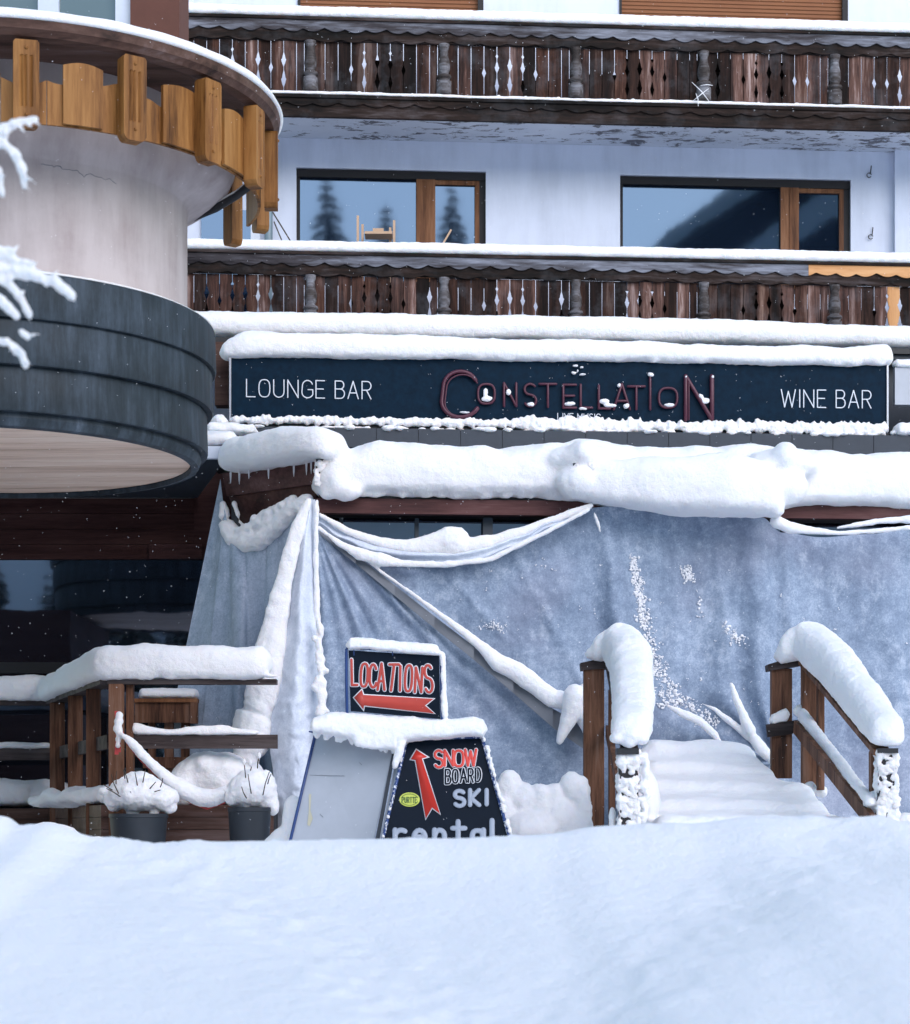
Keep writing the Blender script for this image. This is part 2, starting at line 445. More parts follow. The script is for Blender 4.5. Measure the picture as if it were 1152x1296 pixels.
tag(build('snow_bank', b, M['snow_bank'], smooth=True), 'ploughed snow bank filling the foreground', 'snow bank', kind='structure')

# ------------------------------------------------------------------ hotel facade
WD = 1.15                                   # wall plane behind the balcony fronts
hotel = thing('hotel_building', 'white rendered hotel with dark carved timber balconies behind the bar', 'building', FX(0, 0, WD))
XL = XF(120, 0); XR = XF(1152, 0)+2.2
def fbox(mb, Xa, Xb, za, zb, d0, d1):       # box aligned with the facade
    mb.prism([FX(Xa, za, d0), FX(Xb, za, d0), FX(Xb, zb, d0), FX(Xa, zb, d0)], (0, d1-d0, 0))
wins = []                                   # (px0, px1, pytop, height)
zt1 = ZF(785, 221, WD); zt0 = ZF(375, 211, WD)
W = [(XF(375, WD), XF(615, WD), zt1-1.45, zt1), (XF(785, WD), XF(1077, WD), zt1-1.45, zt1),
     (XF(377, WD), XF(612, WD), zt1+1.72, zt1+2.9), (XF(784, WD), XF(1073, WD), zt1+1.72, zt1+2.9)]
wl = MB()
def wallstrip(Xa, Xb, za, zb): fbox(wl, Xa, Xb, za, zb, WD, WD+.3)
zb0, zmid, ztop = 0.0, zt1+.62, zt1+3.6
for k, (lo, hi, ww) in enumerate(((zb0, zmid, W[:2]), (zmid, ztop, W[2:]))):
    x = XL-1
    for (a, bq, c, d) in ww:
        wallstrip(x, a, lo, hi)
        wallstrip(a, bq, lo, c); wallstrip(a, bq, d, hi); x = bq
    wallstrip(x, XR, lo, hi)
wall = build('wall', wl, M['wall'], hotel)
pl = MB(); Xp = XF(1131, WD); fbox(pl, Xp, XR, zt1-1.9, zt1+.5, WD-.1, WD-.003)
build('pilaster', pl, M['wall'], hotel)
# windows of the middle storey
for (a, bq, c, d), (m0, m1) in zip(W[:2], ((XF(527, WD), XF(551, WD)), (XF(989, WD), XF(1012, WD)))):
    fr = MB(); e = .045; dd0, dd1 = WD+.06, WD+.14
    fbox(fr, a, bq, d-.10, d-.003, dd0-.02, dd1)                         # head
    fbox(fr, a, a+.04, c, d-.10, dd0, dd1); fbox(fr, bq-.08, bq, c, d-.10, dd0, dd1)
    fbox(fr, a+.04, bq-.08, c, c+.08, dd0, dd1)
    w_ = build('window', fr, M['dark'], hotel)
    fr = MB()
    fbox(fr, m0, m1, c+.08, d-.10, dd0-.02, dd1)                # meeting posts
    mm = (m0+m1)/2; fbox(fr, mm-.004, mm+.004, c+.08, d-.11, dd0-.03, dd0-.019)
    fbox(fr, m1, bq-.08, d-.155, d-.10, dd0, dd1); fbox(fr, bq-.135, bq-.08, c+.08, d-.155, dd0, dd1)
    build('sash_frame', fr, M['winframe'], w_)
    for (p, q, s) in ((a+.04, m0, d-.10), (m1, bq-.135, d-.155)):
        gl = MB(); fbox(gl, p, q, c+.08, s, dd0+.04, dd0+.05); build('pane', gl, M['glass'], w_)
for (a, bq, c, d) in W[2:]:
    fr = MB(); fbox(fr, bq-.07, bq, c, d, WD-.03, WD+.1); fbox(fr, a, a+.03, c, d, WD-.02, WD+.1); fbox(fr, a+.02, bq-.06, d-.06, d-.002, WD-.015, WD+.09)
    w_ = build('shuttered_window', fr, M['dark'], hotel)
    sh = MB(); fbox(sh, a+.03, bq-.07, c, d, WD+.03, WD+.07); build('roller_shutter', sh, M['shutter'], w_)
# small hooks on the wall
for (px, py) in ((1100, 222), (1102, 300)):
    h = MB(); c = FP(px, py, WD-.02); r = .028
    pts = [c+Vector((.03, 0, .12)), c+Vector((.02, 0, .02))]+[c+Vector((r*math.cos(a), -.01, r*math.sin(a))) for a in [R(x) for x in range(20, 330, 30)]]
    h.tube(pts, .006, 6); build('wall_hook', h, M['dark'], hotel, True)

def scallop(Xa, Xb, ztop_, zb_, amp, per, d, th, mb, ph=0):
    n = int((Xb-Xa)/.02); low = []
    for i in range(n+1):
        X = lerp(Xa, Xb, i/n); s = abs(math.sin((X/per+ph)*math.pi))
        s2 = .35*abs(math.sin((X/per*.37+ph)*math.pi))
        low.append(FX(X, zb_-amp*(s*.75+s2), d))
    for i in range(n):                       # strip of quads: front, back, bottom, top
        a, b_ = low[i], low[i+1]
        A = FX(a.x, ztop_, d); B = FX(b_.x, ztop_, d); o = Vector((0, th, 0))
        mb.add([a, b_, B, A, a+o, b_+o, B+o, A+o], [(0, 1, 2, 3), (4, 7, 6, 5), (0, 4, 5, 1), (3, 2, 6, 7)])

def gap(kind, s):                            # half gap at relative height s (0 bottom .. 1 top)
    base = .0038
    if kind == 0: return base if .08 < s < .97 else .001
    def dia(c, hw, hh): return max(0, hw*(1-abs(s-c)/hh))
    def vase(c, hw, hh):
        t = (s-c)/hh
        return hw*max(0, 1-abs(t))**.6*(1.15 if t < 0 else .8) if abs(t) < 1 else 0
    if kind == 1: return max(base if s > .1 else .001, dia(.5, .026, .11))
    if kind == 2: return max(base*.9 if s > .05 else .001, vase(.66, .028, .13), vase(.3, .028, .16))
    if kind == 3: return max(base*.9 if s > .05 else .001, dia(.82, .02, .05), vase(.62, .026, .11), vase(.28, .024, .14))
    return base
PAT = [0, 0, 1, 3, 2, 3, 1, 0, 0]
STORY = 2.72
def balcony(zrail, refpx, lower):
    """zrail = top of the handrail wood; the same joinery on both floors"""
    sl_ = MB()
    fbox(sl_, XL, XR, zrail-1.06, zrail-.905, .05, WD-.003)
    bal = build('balcony', sl_, M['soffit'] , hotel)
    pm = MB(); n = 0
    z1 = zrail-.27; z0 = zrail-.90
    turned = [393, 562, 729, 891, 1057]
    p = turned[0]-2*166.
    posts = []; slots = []                   # slots: (px of the gap, kind)
    allp = [turned[0]-166*2, turned[0]-166]+turned+[turned[-1]+166, turned[-1]+332, turned[-1]+498]
    for a, b_ in zip(allp, allp[1:]):
        slots.append((a-8.1, 4 if 0 else 0)); slots.append((a+8.1, 0)) if False else None
        st = (b_-a)/10.2
        off = (b_-a-8*st)/2
        for k in range(9): slots.append((a+off+k*st, PAT[k] if random.random() < .8 else random.choice((0, 1, 2))))
    slots = sorted(set(slots))
    NS = 44
    for (s0, s1) in zip(slots, slots[1:]):
        Xa = XF(s0[0], 0); Xb = XF(s1[0], 0)
        if Xb < XL or Xa > XR or Xb-Xa < .02: continue
        k0, k1 = s0[1], s1[1]
        if lower and abs(s0[0]-1125) < 7: new = (Xa, Xb, k0, k1); 
        tgt = pm
        if lower and 1117 < (s0[0]+s1[0])/2 < 1134: tgt = NEWP
        dj = random.uniform(-.004, .004)
        L = [FX(Xa+gap(k0, i/NS), lerp(z0, z1, i/NS), .03+dj) for i in range(NS+1)]
        Rr = [FX(Xb-gap(k1, i/NS), lerp(z0, z1, i/NS), .03+dj) for i in range(NS+1)]
        o = Vector((0, .025, 0)); vs = []; fs = []
        for i in range(NS+1): vs += [L[i], Rr[i], L[i]+o, Rr[i]+o]
        for i in range(NS):
            a = i*4; b_ = a+4
            fs += [(a, a+1, b_+1, b_), (a+2, b_+2, b_+3, a+3), (a, b_, b_+2, a+2), (a+1, a+3, b_+3, b_+1)]
        tgt.add(vs, fs)
        if tgt is pm: tgt.c += [random.random()]*len(vs)
    bld = build('balustrade_planks', pm, M['old_v'], bal)
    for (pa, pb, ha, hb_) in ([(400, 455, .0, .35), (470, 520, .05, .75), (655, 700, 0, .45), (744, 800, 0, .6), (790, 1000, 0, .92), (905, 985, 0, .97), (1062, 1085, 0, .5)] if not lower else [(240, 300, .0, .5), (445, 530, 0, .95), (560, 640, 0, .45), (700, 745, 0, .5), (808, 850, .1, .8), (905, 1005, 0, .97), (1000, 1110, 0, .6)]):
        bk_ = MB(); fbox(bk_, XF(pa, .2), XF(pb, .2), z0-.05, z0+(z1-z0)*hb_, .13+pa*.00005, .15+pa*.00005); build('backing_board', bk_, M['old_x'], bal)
    # turned half balusters
    prof = [(0, 0), (.078, 0), (.08, .02), (.08, .16), (.06, .175), (.066, .19), (.08, .2), (.082, .215), (.075, .23), (.05, .245), (.05, .26), (.062, .29), (.068, .34), (.064, .39), (.048, .46), (.044, .52), (.055, .56), (.06, .6), (0, .6)]
    for px in turned+[1223]:
        t_ = MB(); X = XF(px, 0); c = FX(X, 0, .02)
        t_.lathe((c.x, c.y), [(r*1.12, z0+.03+z) for r, z in prof], 18)
        build('turned_baluster', t_, M['turned'], bal, True)
    # handrail, boards with scalloped edges, bottom ledge
    r_ = MB(); fbox(r_, XL, XR, zrail-.035, zrail, -.05, .16)
    build('handrail', r_, M['old_x'], bal)
    s1 = MB(); e1 = XR if not lower else XF(1023, 0)
    scallop(XL, e1, zrail-.038, zrail-.12, .05, .245, -.03, .02, s1, .3)
    build('scalloped_board', s1, M['grey_x'], bal)
    if lower:
        s1 = MB(); scallop(e1+.002, XR, zrail-.038, zrail-.12, .05, .245, -.03, .02, s1, .3)
        build('scalloped_board', s1, M['new_x'], bal, label='new pale timber replacement board')
    s2 = MB(); scallop(XL, XR, zrail-.05, zrail-.235, .045, .33, -.008, .018, s2, .1); fbox(s2, XL, XR, zrail-.262, zrail-.055, .011, .055)
    build('apron_board', s2, M['old_x'], bal)
    l_ = MB(); fbox(l_, XL, XR, zrail-.955, zrail-.915, -.05, .09)
    build('bottom_ledge', l_, M['old_x'], bal)
    f_ = MB(); scallop(XL, XR, zrail-.957, zrail-1.0, .045, .3, -.03, .02, f_, .6); fbox(f_, XL, XR, zrail-1.17, zrail-.957, -.008, .046)
    build('fascia_board', f_, M['old_x'], bal)
    # snow
    sn = MB()
    sn.pillow([(FX(XL, zrail-.005, .055), .14, .13), (FX(0, zrail-.005, .055), .15, .13), (FX(XR, zrail-.005, .055), .15, .13)], namp=.004, ph=zrail*3)
    soften(build('snow_cap', sn, M['snow'], bal, True), .025, 3, .015, .3)
    sn = MB()
    sn.pillow([(FX(XL, zrail-.92, -.01), .045, .05), (FX(XR, zrail-.92, -.01), .045, .05)], namp=.006, end=.01, step=.04)
    for i in range(46):
        X = random.uniform(XL, XR); sn.ball(FX(X, zrail-.885, .015), random.uniform(.02, .045), .03, random.uniform(.015, .04))
    soften(build('ledge_snow', sn, M['snow'], bal, True), .014, 2, .01, .1)
    return bal
NEWP = MB()
zr_up = ZF(740, 32, 0); zr_lo = ZF(740, 326, 0)
bu = balcony(zr_up, 740, False)
bl = balcony(zr_lo, 740, True)
build('replacement_plank', NEWP, M['new_z'], bl, label='new pale timber baluster plank')
# floor snow on balconies
# things standing on the lower balcony
ch = thing('wooden_chair', 'pale wooden chair upside down behind the lower balcony rail', 'chair', FP(478, 330, .55))
m_ = MB(); z0 = zr_lo-.5
for px, top in ((453, 273), (459, 284), (499, 279), (494, 288)):
    a = FP(px, top, .5 if px in (453, 499) else .75)
    mm_ = MB(); mm_.bar((a.x, a.y, z0), a, .028, .028); build('leg', mm_, M['chair'], ch)
sd_ = MB(); a = FP(462, 296, .62); c = FP(497, 296, .62); sd_.box(a.x, c.x, a.y-.12, a.y+.14, a.z-.03, a.z); a2 = FP(472, 289, .6); sd_.box(a2.x, a2.x+.13, a2.y-.01, a2.y+.02, a.z-.001, a2.z)
build('seat', sd_, M['chair'], ch)
st = MB(); a = FP(563, 304, .4); c = FP(571, 291, .42); st.bar(a-Vector((.2, 0, .35)), c, .045, .02)
tag(build('wooden_stick', st, M['chair']), 'short pale wooden stick leaning against the left window door', 'stick')
for k, (p0, p1, lab) in enumerate((((345, 268), (372, 312), 'thin pole leaning nearest the blue grey downpipe'), ((347, 281), (360, 312), 'thin pole leaning low beside another pole by the left window'))):
    po = MB(); po.tube([FP(*p0, 1.05), FP(*p1, .75)], .008, 6)
    tag(build('leaning_pole', po, M['twig'], smooth=True), lab, 'pole', 'poles leaning on the hotel wall')
dp = MB(); a = FP(340, 255, WD-.1); dp.tube([Vector((a.x, a.y, zr_lo-.6)), Vector((a.x, a.y, zr_lo+1.55))], .05, 12)
tag(build('downpipe', dp, M['pipe'], smooth=True), 'blue grey downpipe on the hotel wall beside the round building', 'downpipe')
ff_ = MB(); fbox(ff_, XF(318, WD), XF(330, WD), zr_lo-.6, zr_lo+.8, WD-.06, WD-.003); build('side_door_frame', ff_, M['pvc'], hotel)
ff_ = MB(); fbox(ff_, XF(255, WD), XF(318, WD), zr_lo-.6, zr_lo+.8, WD-.03, WD-.003); build('side_pane', ff_, M['glass'], hotel)

# ------------------------------------------------------------------ restaurant roof edge and ledge
rest = thing('restaurant_building', 'low restaurant annex with dark cladding, snow covered flat roof and slate ledge', 'building', FX(0, 0, -1))
DR = -1.1; zroof = ZF(700, 433, DR)
rb = MB(); fbox(rb, XF(245, DR), XR+.5, zroof-.12, zroof, DR+.02, -.12); build('roof', rb, M['greymet'], rest)
fa = MB(); fbox(fa, XF(262, DR), XR+.5, zroof-.075, zroof-.012, DR-.04, DR+.017); build('roof_edge', fa, M['black'], rest)
wv = MB(); fbox(wv, XF(290, DR), XR+.5, 1.3, zroof-.123, DR+.25, DR+.5); build('wall', wv, M['slate'], rest)
wv = MB(); fbox(wv, XF(272, -1.5), XF(289, -1.5), zroof-.85, zroof-.15, -1.5, -1.3); build('corner_board', wv, M['brown_x'], rest)
sn = MB()
hp = [(FP(225, 434, DR).x, .27), (XF(700, DR), .30), (XR+.5, .28)]
sn.pillow([(FX(XF(215, DR), zroof-.01, DR+.35), .34, .4), (FX(XF(700, DR), zroof-.01, DR+.35), .36, .42), (FX(XR+.5, zroof-.01, DR+.35), .28, .42)], namp=.012)
soften(build('roof_snow', sn, M['snow'], rest, True), .03, 5, .03, .35)
# slate ledge under the sign
DL = -1.95; zl = ZF(700, 545, DL)
x = XF(262, DL); le = MB()
while x < XR+.4:
    w_ = .46; fbox(le, x, x+w_-.006, zl-.21, zl, DL+random.uniform(0, .004), DL+.2); x += w_
build('ledge_tiles', le, M['slate'], rest)
lb = MB(); fbox(lb, XF(262, DL), XR+.4, zl-.34, zl-.004, DL+.03, DR+.24); build('ledge_core', lb, M['black'], rest)
sn = MB()
for i in range(90):
    X = random.uniform(XF(285, DL), XR+.3); k = .5+.5*nz(X*1.3, 2); r = random.uniform(.02, .05)*(.6+k)
    sn.ball(FX(X, zl+.005, DL+random.uniform(.0, .12)), r*1.7, .06, r*.7)
sn.pillow([(FX(XF(1131, DL), zl, DL+.1), .16, .16), (FX(XR+.3, zl, DL+.1), .36, .2)], namp=.03)
sn.pillow([(FX(XF(262, DL), zl-.16, DL-.25), .12, .2), (FX(XF(330, DL), zl-.19, DL-.25), .14, .2)], namp=.04)
sn.pillow([(FX(XF(266, DL), zl, DL+.05), .12, .1), (FX(XF(289, DL), zl, DL+.05), .13, .1)], namp=.02)
soften(build('ledge_snow', sn, M['snow'], rest, True), .016, 2, .03, .08)
# low grey panel right of the sign
rp = MB(); a = XF(1133, -1.7); fbox(rp, a, XR, ZF(1140, 512, -1.7), ZF(1140, 465, -1.7), -1.7, -1.6)
rpo = build('grey_panel', rp, M['galv'], rest)
sn = MB(); sn.pillow([(FX(a-.03, ZF(1140, 465, -1.7), -1.65), .1, .1), (FX(XR, ZF(1140, 465, -1.7), -1.65), .1, .1)], namp=.01)
soften(build('panel_snow', sn, M['snow'], rpo, True), .02, 3, .01, .1)

# ------------------------------------------------------------------ stroke lettering
def arc(cx, cy, rx, ry, a0, a1, n=10):
    return [(cx+rx*math.cos(R(lerp(a0, a1, i/n))), cy+ry*math.sin(R(lerp(a0, a1, i/n)))) for i in range(n+1)]
def sup(cx, cy, rx, ry, n=20, e=.75):
    o = []
    for i in range(n):
        a = 2*math.pi*i/n; c, s = math.cos(a), math.sin(a)
        o.append((cx+rx*math.copysign(abs(c)**e, c), cy+ry*math.copysign(abs(s)**e, s)))
    return o
G = {   # unit height letters: (width, strokes); 'c' marks a closed stroke
 'L': (.52, [[(0, 1), (0, 0), (.5, 0)]]),
 'O': (.66, [['c']+sup(.32, .5, .32, .5)]),
 'U': (.62, [[(0, 1), (0, .3)]+arc(.3, .3, .3, .3, 180, 360)+[(.6, .3), (.6, 1)]]),
 'N': (.62, [[(0, 0), (0, 1), (.6, 0), (.6, 1)]]),
 'G': (.62, [arc(.33, .68, .3, .32, 20, 180)+arc(.33, .32, .33, .32, 180, 340)+[(.63, .47), (.36, .47)]]),
 'C': (.6, [arc(.33, .66, .3, .34, 25, 180)+arc(.33, .34, .33, .34, 180, 335)]),
 'E': (.5, [[(.5, 1), (0, 1), (0, 0), (.5, 0)], [(0, .52), (.43, .52)]]),
 'B': (.54, [[(0, 0), (0, 1), (.3, 1)]+arc(.3, .77, .2, .23, 80, -80)+[(0, .54)], [(.3, .54)]+arc(.3, .27, .24, .27, 80, -90)+[(0, 0)]]),
 'A': (.62, [[(0, 0), (.3, 1), (.6, 0)], [(.1, .33), (.5, .33)]]),
 'R': (.54, [[(0, 0), (0, 1), (.3, 1)]+arc(.3, .75, .22, .25, 80, -80)+[(0, .5)], [(.26, .5), (.52, 0)]]),
 'W': (.86, [[(0, 1), (.2, 0), (.42, .9), (.64, 0), (.84, 1)]]),
 'I': (.08, [[(.04, 0), (.04, 1)]]),
 'S': (.52, [arc(.26, .76, .23, .24, 35, 250, 12)+arc(.27, .25, .24, .26, 80, -150, 12)]),
 'T': (.56, [[(0, 1), (.56, 1)], [(.28, 1), (.28, 0)]]),
 'V': (.56, [[(0, 1), (.28, 0), (.56, 1)]]),
 'M': (.74, [[(0, 0), (.03, 1), (.37, .25), (.7, 1), (.74, 0)]]),
 'D': (.56, [['c', (0, 0), (0, 1), (.25, 1)]+arc(.25, .5, .3, .5, 80, -80)+[(.2, 0)]]),
 'K': (.54, [[(0, 0), (0, 1)], [(.5, 1), (.05, .45), (.52, 0)]]),
 'P': (.5, [[(0, 0), (0, 1), (.3, 1)]+arc(.3, .75, .2, .25, 80, -80)+[(0, .5)]]),
 'F': (.46, [[(.46, 1), (0, 1), (0, 0)], [(0, .52), (.4, .52)]]),
 'r': (.42, [[(0, 0), (0, .68)], [(0, .45)]+arc(.22, .45, .2, .22, 150, 50, 5)]),
 'e': (.5, [[(.04, .36), (.46, .36)]+arc(.25, .34, .22, .32, 5, 310, 14)]),
 'n': (.5, [[(0, 0), (0, .68)], [(0, .4)]+arc(.22, .42, .2, .25, 160, 10, 7)+[(.43, 0)]]),
 't': (.4, [[(.16, 1), (.16, .15), (.34, .03)], [(0, .7), (.36, .7)]]),
 'a': (.5, [['c']+sup(.22, .33, .2, .32), [(.44, .68), (.44, 0)]]),
 'l': (.1, [[(.04, 0), (.04, 1.05)]]),
 ' ': (.22, []),
}
class Plane:
    def __init__(s, a, b, c):
        s.p = a; s.n = (b-a).cross(c-a).normalized()
        if s.n.y > 0: s.n = -s.n
    def hit(s, px, py, off=0.0):
        o = Vector((0, 0, EZ)); d = P(px, py, 1.0)-o
        t = (s.p+s.n*off-o).dot(s.n)/d.dot(s.n); return o+d*t
def split_corners(pts, lim=.55):
    out = [[pts[0]]]
    for i in range(1, len(pts)-1):
        out[-1].append(pts[i]); a = (pts[i]-pts[i-1]).normalized(); b = (pts[i+1]-pts[i]).normalized()
        if a.dot(b) < lim: out.append([pts[i]])
    out[-1].append(pts[-1]); return out
def glyph(mb, plane, ch, x, ybase, w, h, r, off, slant=0.0, slope=0.0, flat=.35):
    gw, st = G[ch]
    Y = plane.hit(x, ybase).y
    for s_ in st:
        cl = s_[0] == 'c'; q = s_[1:] if cl else s_
        pts = []
        for (u, v) in q:
            X_ = x+u/max(gw, .08)*w+slant*v*h; Yp = ybase-v*h+slope*(X_-x)
            pts.append(plane.hit(X_, Yp, off))
        # refine straight runs so corners stay crisp
        if cl: mb.tube(pts, r*Y/F, 8, flat, plane.n, True)
        else:
            for j, q in enumerate(split_corners(pts)): mb.tube([p+plane.n*.0004*j for p in q], r*Y/F, 8, flat, plane.n, False)
def word(mb, plane, text, x0, x1, y0, y1, h, r, off, sp=.16):
    tot = sum(G[c][0]+sp for c in text)-sp; k = (x1-x0)/tot; x = x0
    for c in text:
        w_ = G[c][0]*k; yb = lerp(y0, y1, (x-x0)/(x1-x0))
        if c != ' ': glyph(mb, plane, c, x, yb, w_, h, r, off, slope=(y1-y0)/(x1-x0))
        x += w_+sp*k

# ------------------------------------------------------------------ bar sign
DS = -1.85
sign = thing('bar_sign', 'long black bar sign with thin white and maroon lettering under thick snow', 'sign', FP(706, 545, DS))
A = FP(293, 452, DS); B = FP(1122, 466, DS); Cc = FP(293, 532, DS); Dd = FP(1122, 543, DS)
zt = (A.z+B.z)/2+.03; zb = (Cc.z+Dd.z)/2
sb = MB(); fbox(sb, A.x, B.x, zb, zt, DS, DS+.12); board = build('board', sb, M['board'], sign)
fr = MB(); fbox(fr, A.x-.022, A.x-.002, zb-.03, zt, DS-.02, DS+.12); fbox(fr, A.x-.022, B.x+.022, zb-.03, zb-.002, DS-.02, DS+.12); fbox(fr, B.x+.002, B.x+.022, zb, zt, DS-.02, DS+.12)
build('frame', fr, M['alu'], sign)
br = MB(); fbox(br, A.x, B.x+.3, zb-.075, zb-.035, DS+.01, DS+.2); build('bracket', br, M['black'], sign)
pln = Plane(A, B, Cc)
tx = MB(); word(tx, pln, 'LOUNGE BAR', 312, 470, 502, 505, 22, .72, .01, .2); build('lettering', tx, M['letterw'], board, True, label='thin white words on the left of the sign'); tx = MB(); word(tx, pln, 'WINE BAR', 989, 1103, 515, 516.5, 22, .72, .01, .2)
build('lettering', tx, M['letterw'], board, True, label='thin white words on the right of the sign'); tx = MB()
word(tx, pln, 'LIVE MUSIC', 706, 760, 531, 532, 8, .5, .008, .2)
build('lettering', tx, M['letterw'], board, True, label='small white words half buried in snow')
nm = MB()
r0 = 1.55
for (c, xa, xb, ya, yb) in (('C', 559, 602, 470, 528), ('O', 605, 627, 486, 511), ('N', 638, 654, 485, 514), ('S', 663, 679, 486, 514), ('T', 683, 704, 486, 515), ('E', 713, 729, 487, 516),
     ('L', 735, 750, 487, 516), ('L', 758, 773, 488, 517), ('A', 777, 798, 486, 518), ('T', 795, 816, 489, 518), ('I', 822, 824, 475, 518), ('O', 834, 858, 491, 516), ('N', 868, 902, 476, 531)):
    big = (yb-ya) > 50
    glyph(nm, pln, c, xa, yb, xb-xa, yb-ya, 2.6 if big else 1.6, .03, flat=1.2)
    if big: glyph(nm, pln, c, xa+4, yb, xb-xa-2, yb-ya-4, 1.0, .045, flat=1)
build('name_lettering', nm, M['neon'], board, True)
sn = MB()                                              # snow caught on the letters
for (px, py, w_, h_) in ((616, 505, 9, 4), (614, 497, 4, 7), (644, 497, 4, 5), (672, 512, 6, 3), (590, 522, 9, 1.6), (722, 511, 9, 3), (738, 517, 6, 2), (766, 508, 8, 4), (772, 513, 9, 3), (784, 488, 3, 3),
      (793, 514, 4, 4), (847, 513, 8, 3), (893, 507, 6, 5), (887, 502, 4, 4), (824, 474, 5, 3), (728, 463, 5, 1.6), (736, 465, 3, 1.4), (726, 472, 3.5, 2.2), (737, 474, 5, 1.6), (731, 469, 1.5, 3), (902, 477, 3, 3), (869, 477, 3, 2)):
    for j in range(3):
        c = pln.hit(px+random.uniform(-.3, .3)*w_, py+random.uniform(-.2, .2)*h_, .035); k = c.y/F
        sn.ball(c, w_*k*.75, .03, h_*k*.8)
soften(build('letter_snow', sn, M['snow_fine'], board, True), .01, 2, .012, .03)
sn = MB()                                              # crust along the bottom edge
x = A.x
while x < B.x:
    k = .6+.5*nz(x*1.7, 9)+.2*nz(x*6, 4); u = (x-A.x)/(B.x-A.x); hgt = (.035+.05*k)*(.75+.5*u)+(.03 if .44 < u < .62 else 0)
    sn.ball(FX(x, zb+random.uniform(-.01, .012), DS-.03), random.uniform(.02, .045), random.uniform(.03, .05), hgt*random.uniform(.5, 1.1), 8, 6); x += random.uniform(.006, .035)
for i in range(50):
    X = lerp(XF(700, DS), B.x+.2, random.random()); sn.ball(FX(X, zb-.05+random.uniform(-.03, .02), DS-.03), random.uniform(.03, .09), .06, random.uniform(.015, .035), 8, 6)
soften(build('edge_snow', sn, M['snow'], sign, True), .012, 2, .045, .06)
sn = MB()
sn.pillow([(FX(XF(276, DS), zt-.05, DS+.08), .2, .14), (FX(XF(312, DS), zt-.03, DS+.08), .29, .2), (FX(XF(700, DS), zt-.02, DS+.08), .25, .2), (FX(XF(1000, DS), zt-.02, DS+.08), .22, .2), (FX(XF(1132, DS), zt-.01, DS+.08), .25, .18)], namp=.02)
for i in range(30): sn.ball(FX(random.uniform(A.x, B.x), zt-.005, DS-.05), random.uniform(.04, .12), .04, random.uniform(.01, .025))
soften(build('snow_cap', sn, M['snow'], sign, True), .02, 6, .02, .3)

# ------------------------------------------------------------------ pergola with its snow
DP = -3.8
perg = thing('terrace_pergola', 'maroon timber terrace pergola loaded with deep snow', 'pergola', FP(400, 1090, DP))
zbm = ZF(729, 634, DP); cor = FX(XF(401, DP), 0, DP); bk = P(281, 600, 22.9)
bm = MB(); fbox(bm, cor.x, XR+.3, zbm-.15, zbm, DP, DP+.12); build('front_beam', bm, M['maroon'], perg)
bm = MB()
q = [P(281, 599, 22.9), P(401, 583, 21.78), P(401, 612, 21.78), P(287, 628, 22.9)]
bm.prism(q, (0.03, .1, 0)); build('side_beam', bm, M['maroon'], perg)
bm = MB(); bm.prism([P(289, 627, 22.94), P(400, 611, 21.85), P(400, 650, 21.85), P(304, 664, 22.94)], (.03, .08, 0)); build('side_panel', bm, M['dkmaroon'], perg)
for px in (401, 618, 742, 1004, 1180):
    pm = MB(); c = FX(XF(px, DP), 0, DP+.2); pm.box(c.x-.05, c.x+.05, c.y, c.y+.1, .9, zbm-.152); build('post', pm, M['greymet'] if px != 401 else M['post'], perg)
for px, pt, pb in ((411, 581, 614), (738, 586, 612), (1000, 588, 615)):
    rm = MB(); dd = -.4 if px > 500 else -.12; c = FP(px, pt, DP+dd); w_ = .1 if px > 500 else .09
    rm.box(c.x-w_, c.x+w_, c.y, c.y+1.8, FP(px, pb, DP+dd).z, c.z); rf_ = build('rafter', rm, M['dark'], perg); crust_box(c.x-w_, c.x+w_, c.y, c.y+.15, FP(px, pb, DP+dd).z, c.z, rf_)
gp = MB(); fbox(gp, XF(405, DP), XR, zbm-.75, zbm-.153, DP+.32, DP+.33); build('glass_screen', gp, M['glass_dark'], perg)
gf = MB()
for px in (430, 527, 616, 700): fbox(gf, XF(px, DP)-.02, XF(px, DP)+.02, zbm-.75, zbm-.153, DP+.28, DP+.318)
build('screen_mullions', gf, M['greymet'], perg)
rf = MB(); fbox(rf, cor.x+.02, XR+.3, zbm+.002, zbm+.05, DP+.02, DL-.02); build('roof_deck', rf, M['dark'], perg)
sn = MB(); YP = 21.8
prof = [(392, 590, 628), (430, 565, 629), (480, 556, 629), (560, 560, 630), (640, 563, 631), (700, 558, 632), (745, 554, 638), (800, 563, 648), (900, 560, 652), (950, 556, 655), (985, 560, 648), (1030, 566, 640), (1090, 571, 643), (1160, 570, 645), (1330, 574, 650)]
for dd, dz, ww in ((.30, 0, .42), (.95, -.04, .5), (1.5, -.06, .4)):
    pts = []
    for (px, t_, b_) in prof:
        Yq = FY(px, DP+dd-.08); ztp = P(px, t_, FY(px, DP)).z+dz; zbb = zbm+.045 if dd > .5 else P(px, b_, FY(px, DP)).z
        if dd > .5: ztp -= .0
        pts.append((Vector(((px-576)/F*FY(px, DP), Yq, zbb)), ztp-zbb, ww))
    sn.pillow(pts, namp=.03, ph=dd)
